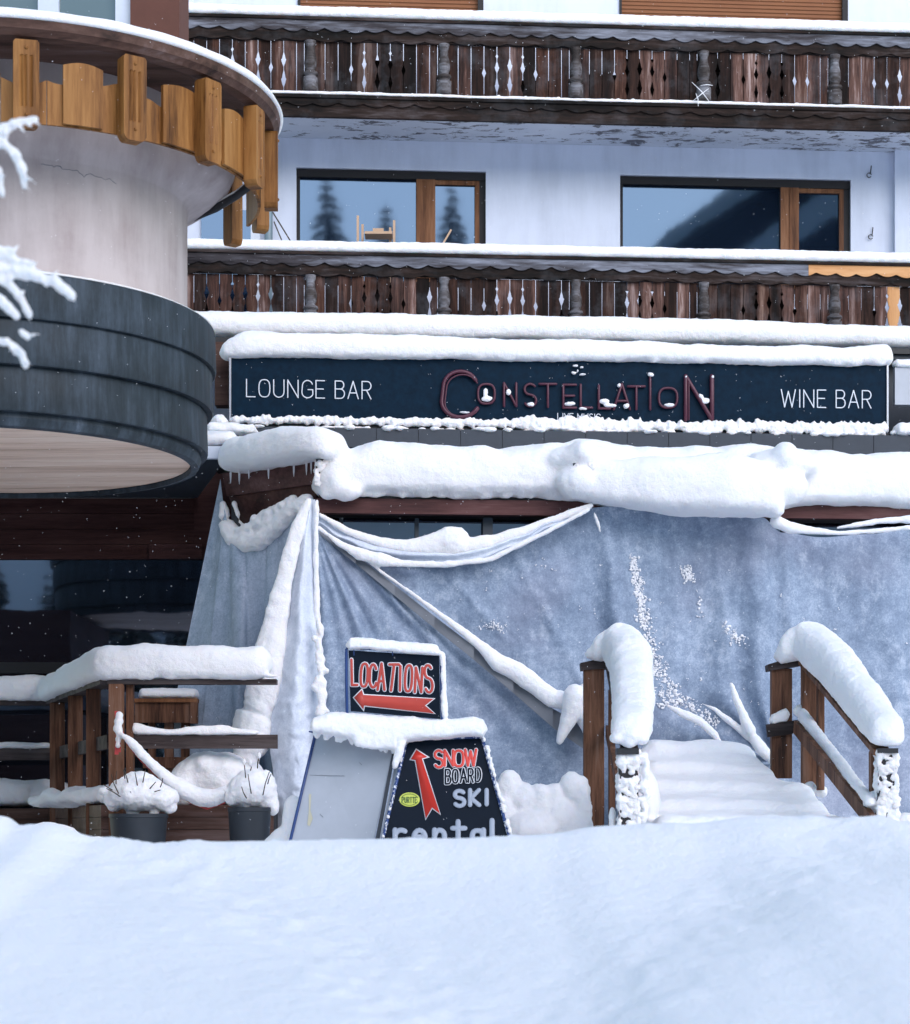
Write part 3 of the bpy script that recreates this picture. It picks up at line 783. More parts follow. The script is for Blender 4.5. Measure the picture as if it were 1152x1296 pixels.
# lobe creeping over the edge between the rafters
sn.pillow([(P(715, 632, 21.75), .36, .2), (P(780, 641, 21.62), .46, .24), (P(850, 650, 21.58), .56, .3), (P(920, 653, 21.56), .62, .34), (P(972, 655, 21.56), .56, .3), (P(992, 668, 21.56), .40, .22)], namp=.02, end=.25)
for px, pt, pb, w_ in ((739, 551, 594, 22), (996, 555, 600, 21)):
    c0 = P(px, (pt+pb)/2, 21.5); k = 21.5/F
    sn.ball(c0+Vector((0, .38, -.04)), w_*k*2.4, .42, (pb-pt)/2*k*1.02); sn.ball(c0+Vector((0, .14, .0)), w_*k*.95, .24, (pb-pt)/2*k*.93)
    sn.ball(P(px-4, pb+16, 21.62), 34*k, .22, 24*k)
sn.pillow([(P(292, 600, 22.75), .34, .25), (P(340, 592, 22.2), .37, .27), (P(400, 583, 21.75), .34, .27), (P(433, 584, 21.55), .3, .22)], namp=.03)
sn.ball(P(428, 612, 21.6), .14, .14, .16); sn.ball(P(440, 622, 21.6), .16, .15, .1); sn.ball(P(415, 626, 21.62), .08, .1, .05)
for i in range(60):
    px = random.uniform(440, 735) if i % 2 else random.uniform(1000, 1160)
    sn.ball(FX(XF(px, DP), zbm+.015, DP-.04), random.uniform(.02, .05), .03, random.uniform(.01, .03))
soften(build('roof_snow', sn, M['snow'], perg, True), .026, 5, .04, .32, .012, .07)
sn = MB()                                                # icicles
for px, py in ((292, 602), (340, 597), (372, 592), (388, 590), (394, 588), (315, 598), (303, 601)):
    a = P(px, py, 22.6-(px-292)*.0075 if px < 400 else 21.72); L = random.uniform(.05, .1)
    sn.tube([a+Vector((0, 0, .03)), a-Vector((0, 0, L*.5)), a-Vector((0, 0, L))], [.012, .008, .002], 6)
build('icicles', sn, M['snow_fine'], perg, True)

# ------------------------------------------------------------------ sheets
top = [(396, 668), (430, 688), (470, 706), (520, 716), (560, 717), (600, 713), (650, 694), (700, 668), (745, 643), (770, 641), (860, 645), (935, 644), (965, 655), (990, 674), (1040, 680), (1100, 676), (1152, 669), (1260, 664)]
NU, NV = 420, 220
def diag(px): return 668+(px-400)*.79            # line of the diagonal hem
CREASE = [(765, 645, 792, 930, 9, -.05), (775, 650, 812, 900, 7, .035), (862, 648, 848, 900, 12, -.045), (950, 655, 968, 930, 15, -.08), (975, 668, 1000, 960, 8, .05), (992, 676, 1030, 1000, 9, -.045), (1060, 678, 1020, 960, 12, -.05), (1115, 674, 1150, 1040, 14, -.06), (650, 700, 735, 860, 8, -.035), (560, 718, 640, 810, 8, -.03), (700, 668, 790, 850, 10, .03), (900, 645, 930, 880, 6, -.03)]
def front(u, v):
    px = lerp(398, 1262, u); pt = interp(top, px); py = lerp(pt, 1100, v)
    Y = FY(px, DP-.05)
    h = (py-pt)
    dx, dy = px-396, py-655; r = math.hypot(dx, dy); ph = math.atan2(dy, max(dx, 1))
    below = 1/(1+math.exp(-(py-diag(px))/6)) if px < 760 else 0
    o = 0
    o += below*(-.06*math.exp(-((ph-.98)/.05)**2)-.07*math.exp(-((ph-1.18)/.06)**2)-.05*math.exp(-((ph-.80)/.04)**2)+.02*math.sin(ph*46+nz(px*.01, py*.01)*2))*min(1, r/160)*max(.0, 1-r/700)
    o += -.05*below
    a = 1-below
    o += a*(.05*nz(px*.012, py*.004, 1)+.03*math.sin(px*.045+nz(px*.01, py*.006)*4)*min(1, h/60)+.04*nz(px*.005, py*.006, 8))
    o += -.10*math.exp(-((px-975-(py-700)*.06)/38)**2)*min(1, h/90)           # long soft fold
    # folds dragged towards the foot of the right stair post
    ex, ey = px-985, py-965; rr = math.hypot(ex, ey); e = math.atan2(-ey, -ex)
    if rr < 190 and px < 985: o += .06*math.sin(e*13)*math.exp(-(rr/120)**2)*min(1, rr/30)
    o += .016*fbm(px*.03, py*.03, 2, 3)
    for (x0, y0, x1, y1, wd, am) in CREASE:
        t = (py-y0)/(y1-y0)
        if -.1 < t < 1.15:
            e = (px-lerp(x0, x1, t)-5*nz(py*.02, x0))/wd
            if abs(e) < 3: o += .5*am*math.exp(-e*e)*max(0, min(1, t*6+.6))*max(0, min(1, (1.15-t)*5))
    o -= .25*max(0, v-.55)**1.5
    return P(px, py, Y+o)
s_ = MB(); s_.grid(front, NU, NV)
fsheet = thing('front_sheet', 'wide frosted grey blue fleece sheet hung from the front beam', 'sheet', P(780, 1090, 21.7))
build('cloth', s_, M['sheet'], fsheet, True)
up_ = [(403, 650), (440, 671), (480, 684), (530, 690), (575, 690), (620, 684), (660, 672), (705, 655), (750, 639)]
lo_ = [(403, 669), (430, 689), (463, 706), (510, 715), (560, 718), (600, 714), (650, 696), (700, 670), (750, 644)]
def swag(u, v):
    px = lerp(403, 749, u); a, b_ = interp(up_, px), interp(lo_, px); th = v*math.pi
    return P(px, lerp(a, b_, v), 21.66-.10*math.sin(th)*min(1, u*6)*min(1, (1-u)*6)-.02*math.sin(v*13+u*5)+.01*fbm(u*30, v*4))
s_ = MB(); s_.grid(swag, 160, 20); build('folded_edge', s_, M['sheet_white'], fsheet, True)
# grey hem band along the diagonal
hb = MB()
hp_ = [(403, 667, 675), (450, 702, 713), (500, 741, 754), (550, 780, 795), (600, 818, 835), (650, 858, 877), (700, 897, 921), (745, 922, 952)]
for (a, b_) in zip(hp_, hp_[1:]):
    q = [P(a[0], a[1], 21.62), P(b_[0], b_[1], 21.55), P(b_[0], b_[2], 21.53), P(a[0], a[2], 21.6)]
    hb.prism(q, (0, .03, 0))
build('hem_band', hb, M['hem'], fsheet)
sn = MB(); k = 21.6/F
def roll(pts, Y=21.6, seg=12, flat=1.0, mb=None, deep=1.0):
    q = []
    for (a, b_) in zip(pts, pts[1:]):
        L = math.hypot(b_[0]-a[0], b_[1]-a[1]); n = max(2, int(L/7))
        for i in range(n):
            t = i/n; px, py, r = (lerp(a[j], b_[j], t) for j in range(3))
            q.append((px, py, r*(1+.18*nz(px*.05, py*.05, 3))))
    q.append(pts[-1])
    yy = Y if callable(Y) else (lambda p: Y)
    tgt = mb or sn; n0 = len(tgt.v); tgt.tube([P(a, b_, yy(a)) for a, b_, c in q], [c*k for a, b_, c in q], seg, flat)
    if deep != 1.0:
        for i in range(n0, len(tgt.v)):
            v = tgt.v[i]; px = 576+v.x/v.y*F; y0 = yy(px); v.y = y0+(v.y-y0)*deep
roll([(404, 651, 3), (440, 672, 5), (480, 686, 7), (515, 692, 9), (545, 690, 14), (565, 686, 19), (580, 686, 20), (592, 692, 12), (620, 686, 9), (660, 674, 7), (705, 656, 5), (748, 640, 4)], 21.6, deep=.6)
roll([(404, 668, 3), (430, 688, 4), (455, 701, 8), (480, 708, 9), (510, 713, 5), (560, 715, 4), (620, 708, 4), (690, 674, 3.5), (745, 645, 3)], 21.52, deep=.7)
roll([(405, 668, 1.5), (450, 700, 2), (520, 750, 2.5), (570, 787, 4), (605, 814, 7), (632, 840, 11), (655, 850, 13), (675, 866, 12), (700, 884, 13), (722, 888, 12), (748, 872, 12)], 21.54, deep=.7)
roll([(728, 880, 15), (722, 905, 11), (713, 926, 8), (708, 938, 5)], 21.42)
roll([(740, 900, 16), (750, 925, 12)], 21.5)
roll([(982, 660, 8), (1000, 668, 7), (1060, 675, 3.5), (1110, 672, 3), (1180, 664, 3)], 21.64)
roll([(1060, 668, 2), (1110, 660, 4), (1180, 655, 6)], 21.72)
roll([(752, 649, 1.5), (757, 662, 3), (760, 673, 1.5)], 21.62)
roll([(926, 866, 2.5), (932, 885, 4.5), (943, 910, 6), (955, 935, 7.5), (966, 950, 8), (978, 962, 6)], 21.5)
roll([(888, 890, 1), (905, 898, 3), (930, 918, 5), (948, 935, 3), (958, 945, 1)], 21.55)
roll([(845, 893, 2), (862, 902, 5), (885, 912, 6), (905, 930, 5), (915, 945, 2)], 21.55)
soften(build('fold_snow', sn, M['snow'], fsheet, True), .014, 3, .02, .14, .008, .05)
sn = MB()
def scat(pts, n, spread, r0, r1):
    for i in range(n):
        t = random.random()*(len(pts)-1); j = int(t); t -= j
        px = lerp(pts[j][0], pts[j+1][0], t)+random.gauss(0, spread*lerp(pts[j][2], pts[j+1][2], t)); py = lerp(pts[j][1], pts[j+1][1], t)+random.gauss(0, 3)
        u = (px-398)/864; pt = interp(top, px); v = (py-pt)/(1100-pt)
        p = front(u, v)-Vector((0, .01, 0)); r = random.uniform(r0, r1)*k*random.choice((.5, .7, 1, 1.3))
        for q_ in range(3): sn.ball(p+Vector((random.gauss(0, r), 0, random.gauss(0, r*1.3))), r*random.uniform(.4, 1.1), r*.35, r*random.uniform(.35, 1.0), 6, 4)
scat([(800, 705, .5), (806, 735, .6), (812, 765, .9), (818, 800, 1.3), (828, 835, 1.5), (836, 860, 2), (850, 890, 3.5)], 480, 4.5, .5, 2.0)
scat([(868, 718, 1), (872, 735, 1)], 60, 3, .5, 1.8); scat([(880, 745, 1), (895, 785, 2)], 10, 3, .8, 1.8)
scat([(915, 790, 1), (938, 812, 1)], 70, 3.4, .5, 1.9)
scat([(840, 875, 1), (870, 895, 1.5), (900, 915, 1)], 130, 7, .6, 2.2)
scat([(618, 788, 1), (640, 798, 1)], 60, 6, .4, 1.2)
scat([(700, 700, 20), (1100, 900, 20)], 70, 6, .5, 1.1)
build('snow_clumps', sn, M['snow_fine'], fsheet, True)

# side sheet
sside = thing('side_sheet', 'pale sheet draped from the left pergola beam, sagging with snow', 'sheet', P(300, 1080, 22.4))
tops = [(0, (279, 606)), (.16, (283, 640)), (.3, (291, 672)), (.45, (312, 694)), (.6, (338, 690)), (.75, (358, 672)), (.9, (376, 650)), (1, (392, 632))]
bots = [(0, (182, 1080)), (.16, (240, 1080)), (.3, (300, 1080)), (.6, (325, 1080)), (1, (372, 1080))]
def side(u, v):
    tx_, ty_ = interp([(a, b_[0]) for a, b_ in tops], u), interp([(a, b_[1]) for a, b_ in tops], u)
    bx, by = interp([(a, b_[0]) for a, b_ in bots], u), 1080
    px = lerp(tx_, bx, v); py = lerp(ty_, by, v)
    Y = lerp(22.9, 21.9, u)-.45*v
    o = .09*math.sin(u*11+.8)*min(1, v*4+.15)+.05*math.sin(u*27+v*3)*min(1, v*3)+.02*fbm(u*8, v*5)
    return P(px, py, Y+o)
s_ = MB(); s_.grid(side, 120, 120); build('cloth', s_, M['sheet_side'], sside, True)
sn = MB()
ys_ = lambda px: lerp(22.75, 21.8, max(0, min(1, (px-283)/110)))
roll([(282, 638, 5), (285, 662, 10), (297, 681, 13), (313, 688, 14), (330, 684, 13), (345, 672, 13), (360, 657, 12), (375, 643, 11), (390, 632, 8)], ys_)
roll([(297, 637, 4), (303, 660, 3), (310, 668, 3)], ys_)
roll([(325, 662, 6), (335, 653, 8), (352, 643, 7), (372, 632, 6)], ys_)
for i in range(40):
    t = random.random(); px = lerp(300, 385, t); py = lerp(680, 638, t**.8)+random.uniform(-10, 6)
    sn.ball(P(px, py, ys_(px)-.06), random.uniform(3, 8)*k, .06, random.uniform(3, 7)*k)
soften(build('fold_snow', sn, M['snow'], sside, True), .016, 3, .03, .1)
# corner column of bunched sheet
colm = thing('corner_sheet', 'white snow crusted sheet bunched down the pergola corner post', 'sheet', P(385, 1080, 21.5))
def column(u, v):
    py = lerp(632, 1080, v)
    l = interp([(632, 386), (700, 370), (780, 360), (850, 350), (930, 341), (1000, 347), (1080, 350)], py); r = interp([(632, 399), (750, 401), (830, 405), (950, 412), (1080, 420)], py)
    px = lerp(l, r, u); th = u*math.pi
    Y = 21.62-.12*math.sin(th)*(1+v)-.3*v+.02*math.sin(u*9+v*2)+.014*fbm(u*3, v*9, 0, 4)-.05*max(0, nz(u*7, v*34))*v
    px += nz(py*.05, u*3, 2)*3*v
    return P(px, py, Y)
s_ = MB(); s_.grid(column, 50, 240); build('cloth', s_, M['sheet_white'], colm, True)
sn = MB()
roll([(391, 634, 5), (386, 645, 7), (378, 665, 9), (368, 700, 11), (358, 740, 12), (350, 780, 15), (343, 820, 20), (336, 855, 25), (330, 885, 22), (322, 905, 12)], 21.45, deep=.5)
roll([(336, 880, 14), (322, 905, 24), (318, 935, 28), (312, 960, 20), (300, 975, 10)], 21.5)
for i in range(150):
    py = random.triangular(780, 1050, 900); sn.ball(P(403+(py-780)*.03+random.gauss(0, 3), py, 21.43-.3*(py-632)/448), random.uniform(2, 5)*k, .05, random.uniform(3, 8)*k, 7, 5)
roll([(401, 634, 3), (400, 700, 3.5), (401, 760, 4), (402, 800, 5), (403, 860, 6), (407, 930, 7), (410, 1010, 8)], 21.5)
soften(build('fold_snow', sn, M['snow'], colm, True), .015, 3, .025, .1)

# ------------------------------------------------------------------ cladding, window and roof overhang on the left
an = thing('glazed_annex', 'dark clad annex with a wide reflecting window left of the sheets', 'building', P(100, 1050, 25.3))
YW = 25.3
cl = MB(); z = P(0, 631, YW).z; i = 0
rows = [(631, 650), (650, 670), (670, 689), (689, 708)]
for (a, b_) in rows:
    z1, z0 = P(0, a, YW).z, P(0, b_, YW).z
    cl.box(P(-140, 0, YW).x, P(300, 0, YW).x, YW+.01*(i % 2), YW+.1, z0+.004, z1); i += 1
build('cladding', cl, M['dkmaroon'], an)
cl = MB(); cl.box(P(246, 0, YW).x, P(330, 0, YW).x, YW-.012, YW-.002, P(0, 707, YW).z, P(0, 560, YW).z); build('side_cladding', cl, M['dkmaroon'], an)
pt = MB(); pt.box(P(189, 0, YW).x, P(256, 0, YW).x, YW-.02, YW-.003, P(0, 707.5, YW).z, P(0, 689, YW).z); build('patch_board', pt, M['maroon'], an)
pa = MB(); pa.box(P(-140, 0, YW).x, P(262, 0, YW).x, YW+.06, YW+.08, 1.2, P(0, 708, YW).z)
wn = build('window', pa, M['glass_dark'], an)
fm = MB()
for px in (-60, 262): fm.box(P(px, 0, YW).x-.04, P(px, 0, YW).x+.04, YW, YW+.1, 1.2, P(0, 708, YW).z-.002)
fm.box(P(-140, 0, YW).x, P(258, 0, YW).x, YW+.01, YW+.05, P(0, 852, YW).z, P(0, 838, YW).z)
build('frame', fm, M['dark'], wn)
ws = MB(); ws.box(P(-140, 0, YW).x, P(300, 0, YW).x, YW+.4, YW+.5, 1.2, P(0, 631, YW).z+.1); build('back_wall', ws, M['dark'], an)
# overhang
zs = P(0, 630, YW).z
ov = MB(); ov.prism([P(-300, 0, 22.7)*0+Vector((P(-300, 0, 22.7).x, 22.7, zs)), Vector((P(286, 0, 22.7).x, 22.7, zs)), Vector((P(250, 0, YW).x, YW-.003, zs)), Vector((P(-300, 0, YW).x, YW-.003, zs))], (0, 0, .1))
build('overhang', ov, M['greymet'], an)
ov = MB(); ov.box(P(-300, 0, 22.7).x, P(290, 0, 22.7).x, 22.62, 22.697, zs+.0, zs+.13); build('overhang_fascia', ov, M['pvc'], an)
sn = MB(); sn.pillow([(Vector((P(-100, 0, 22.7).x, 22.85, zs+.13)), .2, .25), (Vector((P(300, 0, 22.7).x, 22.85, zs+.13)), .17, .25)], namp=.04); soften(build('roof_snow', sn, M['snow'], an, True), .03, 3, .05, .12)

# ------------------------------------------------------------------ round building
CX, CY = -4.05, 18.3
rd = thing('round_building', 'round beige building with zinc canopy and honey coloured balcony', 'building', (CX, CY, 0))
E = EZ
def azf(px, Rr, back=False):                     # azimuth where the sight line through px meets radius Rr
    kx = (px-576)/F; best = None
    rng = range(-900, 80) if not back else range(80, 900)
    for a in rng:
        q = R(a/10.); X = BX+Rr*math.cos(q); Y = BY+Rr*math.sin(q); e = abs(X/Y-kx)
        if best is None or e < best[0]: best = (e, q)
    return best[1]
RW = 1.41; BX, BY = -3.66, 18.05
m_ = MB()
wprof = [(0, E+4.05), (0, E+5.16), (.03, E+5.20), (.2, E+5.25), (.52, E+5.32), (.84, E+5.42), (.97, E+5.54), (1, E+5.60), (1, E+5.93)]
def wallpt(u, v):
    az = -math.pi+2*math.pi*u; dg = math.degrees(az)
    e = .07+.34*max(0, min(1, (dg+24)/18)) if dg < 100 else .3
    i = v*(len(wprof)-1); j = min(int(i), len(wprof)-2); t = i-j
    k_ = lerp(wprof[j][0], wprof[j+1][0], t); z = lerp(wprof[j][1], wprof[j+1][1], t)
    r = RW+k_*e; return Vector((BX+r*math.cos(az), BY+r*math.sin(az), z))
m_.grid(wallpt, 160, 32); build('wall', m_, M['beige'], rd, True)
m_ = MB(); m_.lathe((BX, BY), [(RW+.05, E+5.925), (1.9, E+5.925)], 96, R(-179), R(85)); build('rail_underside', m_, M['brown_x'], rd, True)
cr = MB(); pts = []
for i in range(36):
    px = lerp(52, 147, i/35); a = azf(px, RW); z = E+5.16+.05*nz(px*.09, 1)-.0009*(px-52)*.6+.014*nz(px*.4, 7)
    pts.append(Vector((BX+(RW+.001)*math.cos(a), BY+(RW+.001)*math.sin(a), z)))
cr.tube(pts, [.0035*(.5+abs(nz(i*.6, 3))) for i in range(36)], 5); build('crack', cr, M['hem'], rd, True)
# canopy tiers
zt_ = [4.25, 3.90, 3.55, 3.20]; rr_ = [2.0, 1.975, 1.93, 1.885]
prof = [(RW-.05, E+4.27), (1.985, E+4.262), (2.0, E+4.245)]
for i in range(3):
    prof += [(rr_[i]+.004, E+zt_[i]-.02), (rr_[i]+.012, E+zt_[i+1]+.02), (rr_[i]+.004, E+zt_[i+1]+.004), (rr_[i+1]-.01, E+zt_[i+1]+.003)]
prof += [(1.885, E+3.16), (1.86, E+3.10), (1.80, E+3.09), (1.795, E+3.13)]
m_ = MB(); m_.lathe((CX, CY), prof, 128); can = build('canopy', m_, M['zinc'], rd, True)
md = can.modifiers.new('Edge', 'EDGE_SPLIT'); md.split_angle = R(35)
sf = MB(); nb = 15; x = CX-1.79; wv = 3.58/9
ang = R(-8)
for i in range(13):                               # boards across the round soffit
    y0 = -1.79+i*3.58/13; y1 = y0+3.58/13-.012
    ring = []
    for (yy) in [lerp(y0, y1, t/6) for t in range(7)]: ring.append((math.sqrt(max(0, 1.79**2-yy**2)), yy))
    poly = ring+[(-a, b_) for a, b_ in reversed(ring)]
    rot = lambda a, b_: Vector((CX+a*math.cos(ang)-b_*math.sin(ang), CY+a*math.sin(ang)+b_*math.cos(ang), E+3.135))
    sf.prism([rot(a, b_) for a, b_ in poly if True], (0, 0, .03))
build('soffit_boards', sf, M['soffit_wood'], rd)
sf = MB(); sf.lathe((CX, CY), [(0.01, E+3.17), (1.8, E+3.17)], 64); build('soffit_backing', sf, M['dark'], rd)
sn = MB(); sn.lathe((CX, CY), [(1.79, E+4.272), (1.85, E+4.29), (1.95, E+4.288), (1.995, E+4.262), (1.79, E+4.262)], 200)
build('canopy_snow', sn, M['snow'], rd, True)
# balcony handrail
m_ = MB(); prof = [(1.86, E+5.99), (1.86, E+5.935), (1.98, E+5.91), (2.04, E+5.87), (2.14, E+5.875), (2.16, E+5.905), (2.18, E+5.92), (2.19, E+5.98), (2.18, E+5.995), (1.86, E+5.99)]
m_.lathe((BX, BY), prof, 128, R(-179), R(85)); hr = build('balcony_handrail', m_, M['brown_x'], rd, True); md = hr.modifiers.new('Edge', 'EDGE_SPLIT'); md.split_angle = R(30)
sn = MB(); n = 260
for i in range(n+1): pass
prof = [(1.9, E+5.98), (1.91, E+6.05), (1.98, E+6.09), (2.1, E+6.09), (2.18, E+6.06), (2.215, E+6.0), (2.19, E+5.985), (1.9, E+5.98)]
sn.lathe((BX, BY), prof, 260, R(-179), R(85)); sn.v = [v+Vector((0, 0, 1))*nz(v.x*3, v.y*3)*.012 if v.z > E+6.01 else v for v in sn.v]
build('handrail_snow', sn, M['snow'], rd, True)
# balcony boards
def curved_board(mb, a0, a1, Ri, th, z0, topf, n=8):
    vs = []
    for i in range(n+1):
        a = lerp(a0, a1, i/n); zt2 = topf(i/n)
        for (r, z) in ((Ri+th, z0), (Ri+th, zt2), (Ri, zt2), (Ri, z0)): vs.append((BX+r*math.cos(a), BY+r*math.sin(a), z))
    fs = [(0, 1, 2, 3), (n*4+3, n*4+2, n*4+1, n*4)]
    for i in range(n):
        for k_ in range(4): fs.append((i*4+k_, (i+1)*4+k_, (i+1)*4+(k_+1) % 4, i*4+(k_+1) % 4))
    mb.add(vs, fs)
a = R(-178); wv = MB(); i = 0
while a < R(14):
    w_ = R(9.6); h = [5.66, 5.60, 5.63][i % 3]
    curved_board(wv, a, a+w_-R(.18), 2.0, .025, E+5.27, lambda t, h=h, i=i: E+h-.05*abs(math.sin((t+.2*i)*math.pi))); a += w_; i += 1
build('balcony_boards', wv, M['honey'], rd)
for (p0, p1) in ((80, 130), (206, 252), (283, 309), (-80, -30)):
    a0, a1 = azf(p0, 2.05), azf(p1, 2.05); wv = MB()
    curved_board(wv, a0, a1, 2.03, .03, E+5.28, lambda t: E+5.72+.03*math.sin(t*math.pi)); build('wide_board', wv, M['honey'], rd)
def carved_post(a, w_, z0, z1):
    t_ = MB(); c, s = math.cos(a), math.sin(a); rad = Vector((c, s, 0)); tan = Vector((-s, c, 0)); o = Vector((BX, BY, 0))+rad*2.06
    n = 8; h = .035
    xs_ = []                                        # grooved section: alternate ridges
    prof = []
    K = 13
    for i in range(K+1):
        u = -w_/2+w_*i/K; groove = .11+(-.012 if i in (4, 6, 8, 9) else 0)*(1 if i not in (8,) else 0)
        prof.append((u, groove))
    def sec(z, f=1.0, plain_=False): return [o+tan*u*f+rad*(.11 if plain_ else d_)+Vector((0, 0, z)) for u, d_ in prof]+[o+tan*w_/2*f+Vector((0, 0, z)), o-tan*w_/2*f+Vector((0, 0, z))]
    zs_ = [(z0, .62, 1), (z0+.012, .82, 1), (z0+.04, 1, 1), (z0+.14, 1, 1), (z0+.15, 1, 0), (z1-.12, 1, 0), (z1-.11, 1, 1), (z1-.02, 1, 1), (z1, .85, 1)]
    rs = [sec(z, f, p) for z, f, p in zs_]; m = len(rs[0])
    vs = [p for r_ in rs for p in r_]; fs = [tuple(range(m)), tuple(range((len(rs)-1)*m+m-1, (len(rs)-1)*m-1, -1))]
    for i in range(len(rs)-1):
        for k_ in range(m): fs.append((i*m+k_, (i+1)*m+k_, (i+1)*m+(k_+1) % m, i*m+(k_+1) % m))
    t_.add(vs, fs)
    for zz in (z0+.085, z1-.06): t_.ball(o+rad*.11+Vector((0, 0, zz)), .014, .014, .014, 8, 5)
    build('carved_post', t_, M['honey'], rd)
for px in (-70, 33, 167, 263, 321): carved_post(azf(px, 2.11), .19, E+5.2, E+5.84)
for px, bk_ in ((341, False),): carved_post(R(3), .17, E+5.22, E+5.86)
carved_post(R(22), .16, E+5.22, E+5.86); carved_post(R(38), .15, E+5.24, E+5.86)
gt = MB(); gt.tube([P(225, 281, 18.75), P(245, 275, 18.7), P(272, 264, 18.5), (P(300, 247, 18.3)), P(325, 228, 18.1)], .035, 8); build('gutter', gt, M['black'], rd, True)
gt = MB(); gt.tube([P(225, 274, 18.74), P(245, 269, 18.68), P(272, 258, 18.48), P(300, 243, 18.28), P(318, 228, 18.15)], .018, 8); build('gutter_snow', gt, M['snow'], rd, True)
# upper room behind the balcony
ub = MB(); xr = P(228, 0, 18.6).x; xb = P(166, 0, 18.6).x
ub.box(xb, xr, 18.55, 19.2, E+5.4, E+8.5); build('corner_wall', ub, M['brownwall'], rd)
ub = MB(); ub.box(-9, xb-.002, 18.9, 19.1, E+5.46, E+8.5); build('room_wall', ub, M['brownwall'], rd)
wf = MB()
for (a, b_) in ((-110, -90), (48, 74), (146, 165.6)): wf.box(P(a, 0, 18.6).x, P(b_, 0, 18.6).x, 18.6, 18.68, E+5.46, E+8.2)
wf.box(P(-110, 0, 18.6).x, P(165, 0, 18.6).x, 18.61, 18.67, E+5.46, E+5.72)
ww = build('window', wf, M['pvc'], rd)
wf = MB(); wf.box(P(-90, 0, 18.6).x, P(146, 0, 18.6).x, 18.65, 18.66, E+5.72, E+8.2); build('pane', wf, glass('curtained_glass', (.1, .13, .12), .12), ww)
ub = MB(); ub.box(-9.5, CX-1.3, CY-.9, CY+2.4, 1.2, E+3.05); build('ground_floor_wall', ub, M['dkmaroon'], rd)

# ------------------------------------------------------------------ deck and its railing
Yr, Yl = 20.9, 24.4; zd = P(200, 1019, Yr).z; zr = P(250, 863, Yr).z
deck = thing('timber_deck', 'raised brown timber deck below the left railing', 'deck', P(180, 1070, 21.5))
foot = [P(-150, 0, Yl-.1), P(62, 0, Yl-.1), P(128, 0, Yr-.1), P(346, 0, Yr-.1)]; foot = [Vector((p.x, p.y, 0)) for p in foot]
dm = MB()
for i, (a, b_) in enumerate(((0.0, .115), (.12, .235), (.24, .36))):
    for (p, q) in zip(foot, foot[1:]):
        n_ = (q-p).cross(Vector((0, 0, 1))).normalized()
        dm.prism([Vector((p.x, p.y, zd-b_)), Vector((q.x, q.y, zd-b_)), Vector((q.x, q.y, zd-a)), Vector((p.x, p.y, zd-a))], -n_*.04+Vector((0, .0, 0)))
build('fascia_boards', dm, M['brown_x'], deck)
dm = MB(); dm.prism([Vector((p.x, p.y+.05, zd-.06)) for p in foot]+[Vector((foot[-1].x, YW-.05, zd-.06)), Vector((foot[0].x, YW-.05, zd-.06))], (0, 0, .055)); build('deck_floor', dm, M['deckrail'], deck)
dm = MB(); dm.prism([Vector((p.x, p.y+.12, 1.0)) for p in foot]+[Vector((foot[-1].x, YW-.05, 1.0)), Vector((foot[0].x, YW-.05, 1.0))], (0, 0, zd-.07-1.0)); build('base', dm, M['black'], deck)
sn = MB()
sn.pillow([(P(-150, 1021, Yl+.3), .34, .42), (P(0, 1021, Yl+.3), .33, .42), (P(62, 1021, Yl+.3), .3, .4), (P(85, 1021, Yl), .2, .3)], namp=.02)
sn.pillow([(Vector((P(80, 0, 23).x, 23.2, zd)), .17, .5), (Vector((P(160, 0, 21.6).x, 21.8, zd)), .2, .6), (Vector((P(340, 0, 21.4).x, 21.7, zd)), .3, .6)], namp=.05)
sn.pillow([(P(200, 1022, 21.3), .18, .2), (P(228, 1022, 21.3), .42, .25), (P(250, 1022, 21.3), .55, .25), (P(285, 1022, 21.3), .52, .3), (P(345, 1022, 21.3), .35, .3)], namp=.07)
for (px, py, rx, rz) in ((262, 968, 22, 18), (285, 985, 30, 20), (235, 992, 22, 16), (305, 1000, 26, 18)): sn.ball(P(px, py, 21.2), rx*k, .2, rz*k)
for (px, py, r) in ((75, 1015, 9), (98, 1014, 12), (108, 1008, 10), (135, 1008, 14), (120, 1012, 10)): sn.ball(P(px, py, lerp(Yl, Yr, (px-62)/72) if px < 134 else Yr), r*k, .14, r*k*.7)
soften(build('deck_snow', sn, M['snow'], deck, True), .022, 4, .05, .2, .015, .06)

rl = thing('deck_railing', 'brown timber deck railing under a thick roll of snow', 'railing', P(140, 1060, 21.5))
pA, pB, pC, pD = P(-150, 0, Yl), P(66, 0, Yl), P(137, 0, Yr), P(351, 0, Yr)
def atz(p, z): return Vector((p.x, p.y, z))
for (p, q) in ((pA, pB), (pB, pC), (pC, pD)):
    m_ = MB(); d_ = (q-p); d_.z = 0; d_.normalize()
    m_.bar(atz(p, zr-.002)+d_*.002, atz(q, zr-.002)-d_*.002, .16, .048); build('handrail', m_, M['deckrail'], rl)
zm = P(250, 938.5, Yr).z
for (p, q) in ((pA, pB), (pB, pC), (pC, pD)):
    m_ = MB(); m_.bar(atz(p, zm)+Vector((0, .05, 0)), atz(q, zm)+Vector((0, .05, 0)), .045, .135); build('middle_rail', m_, M['deckrail'], rl)
def onrail(px):
    if px < 66: return P(px, 0, Yl)
    if px > 137: return P(px, 0, Yr)
    # intersection with the slanting run
    kx = (px-576)/F; a, b_ = pB, pC; t = (kx*a.y-a.x)/((b_.x-a.x)-kx*(b_.y-a.y)); return a.lerp(b_, t)
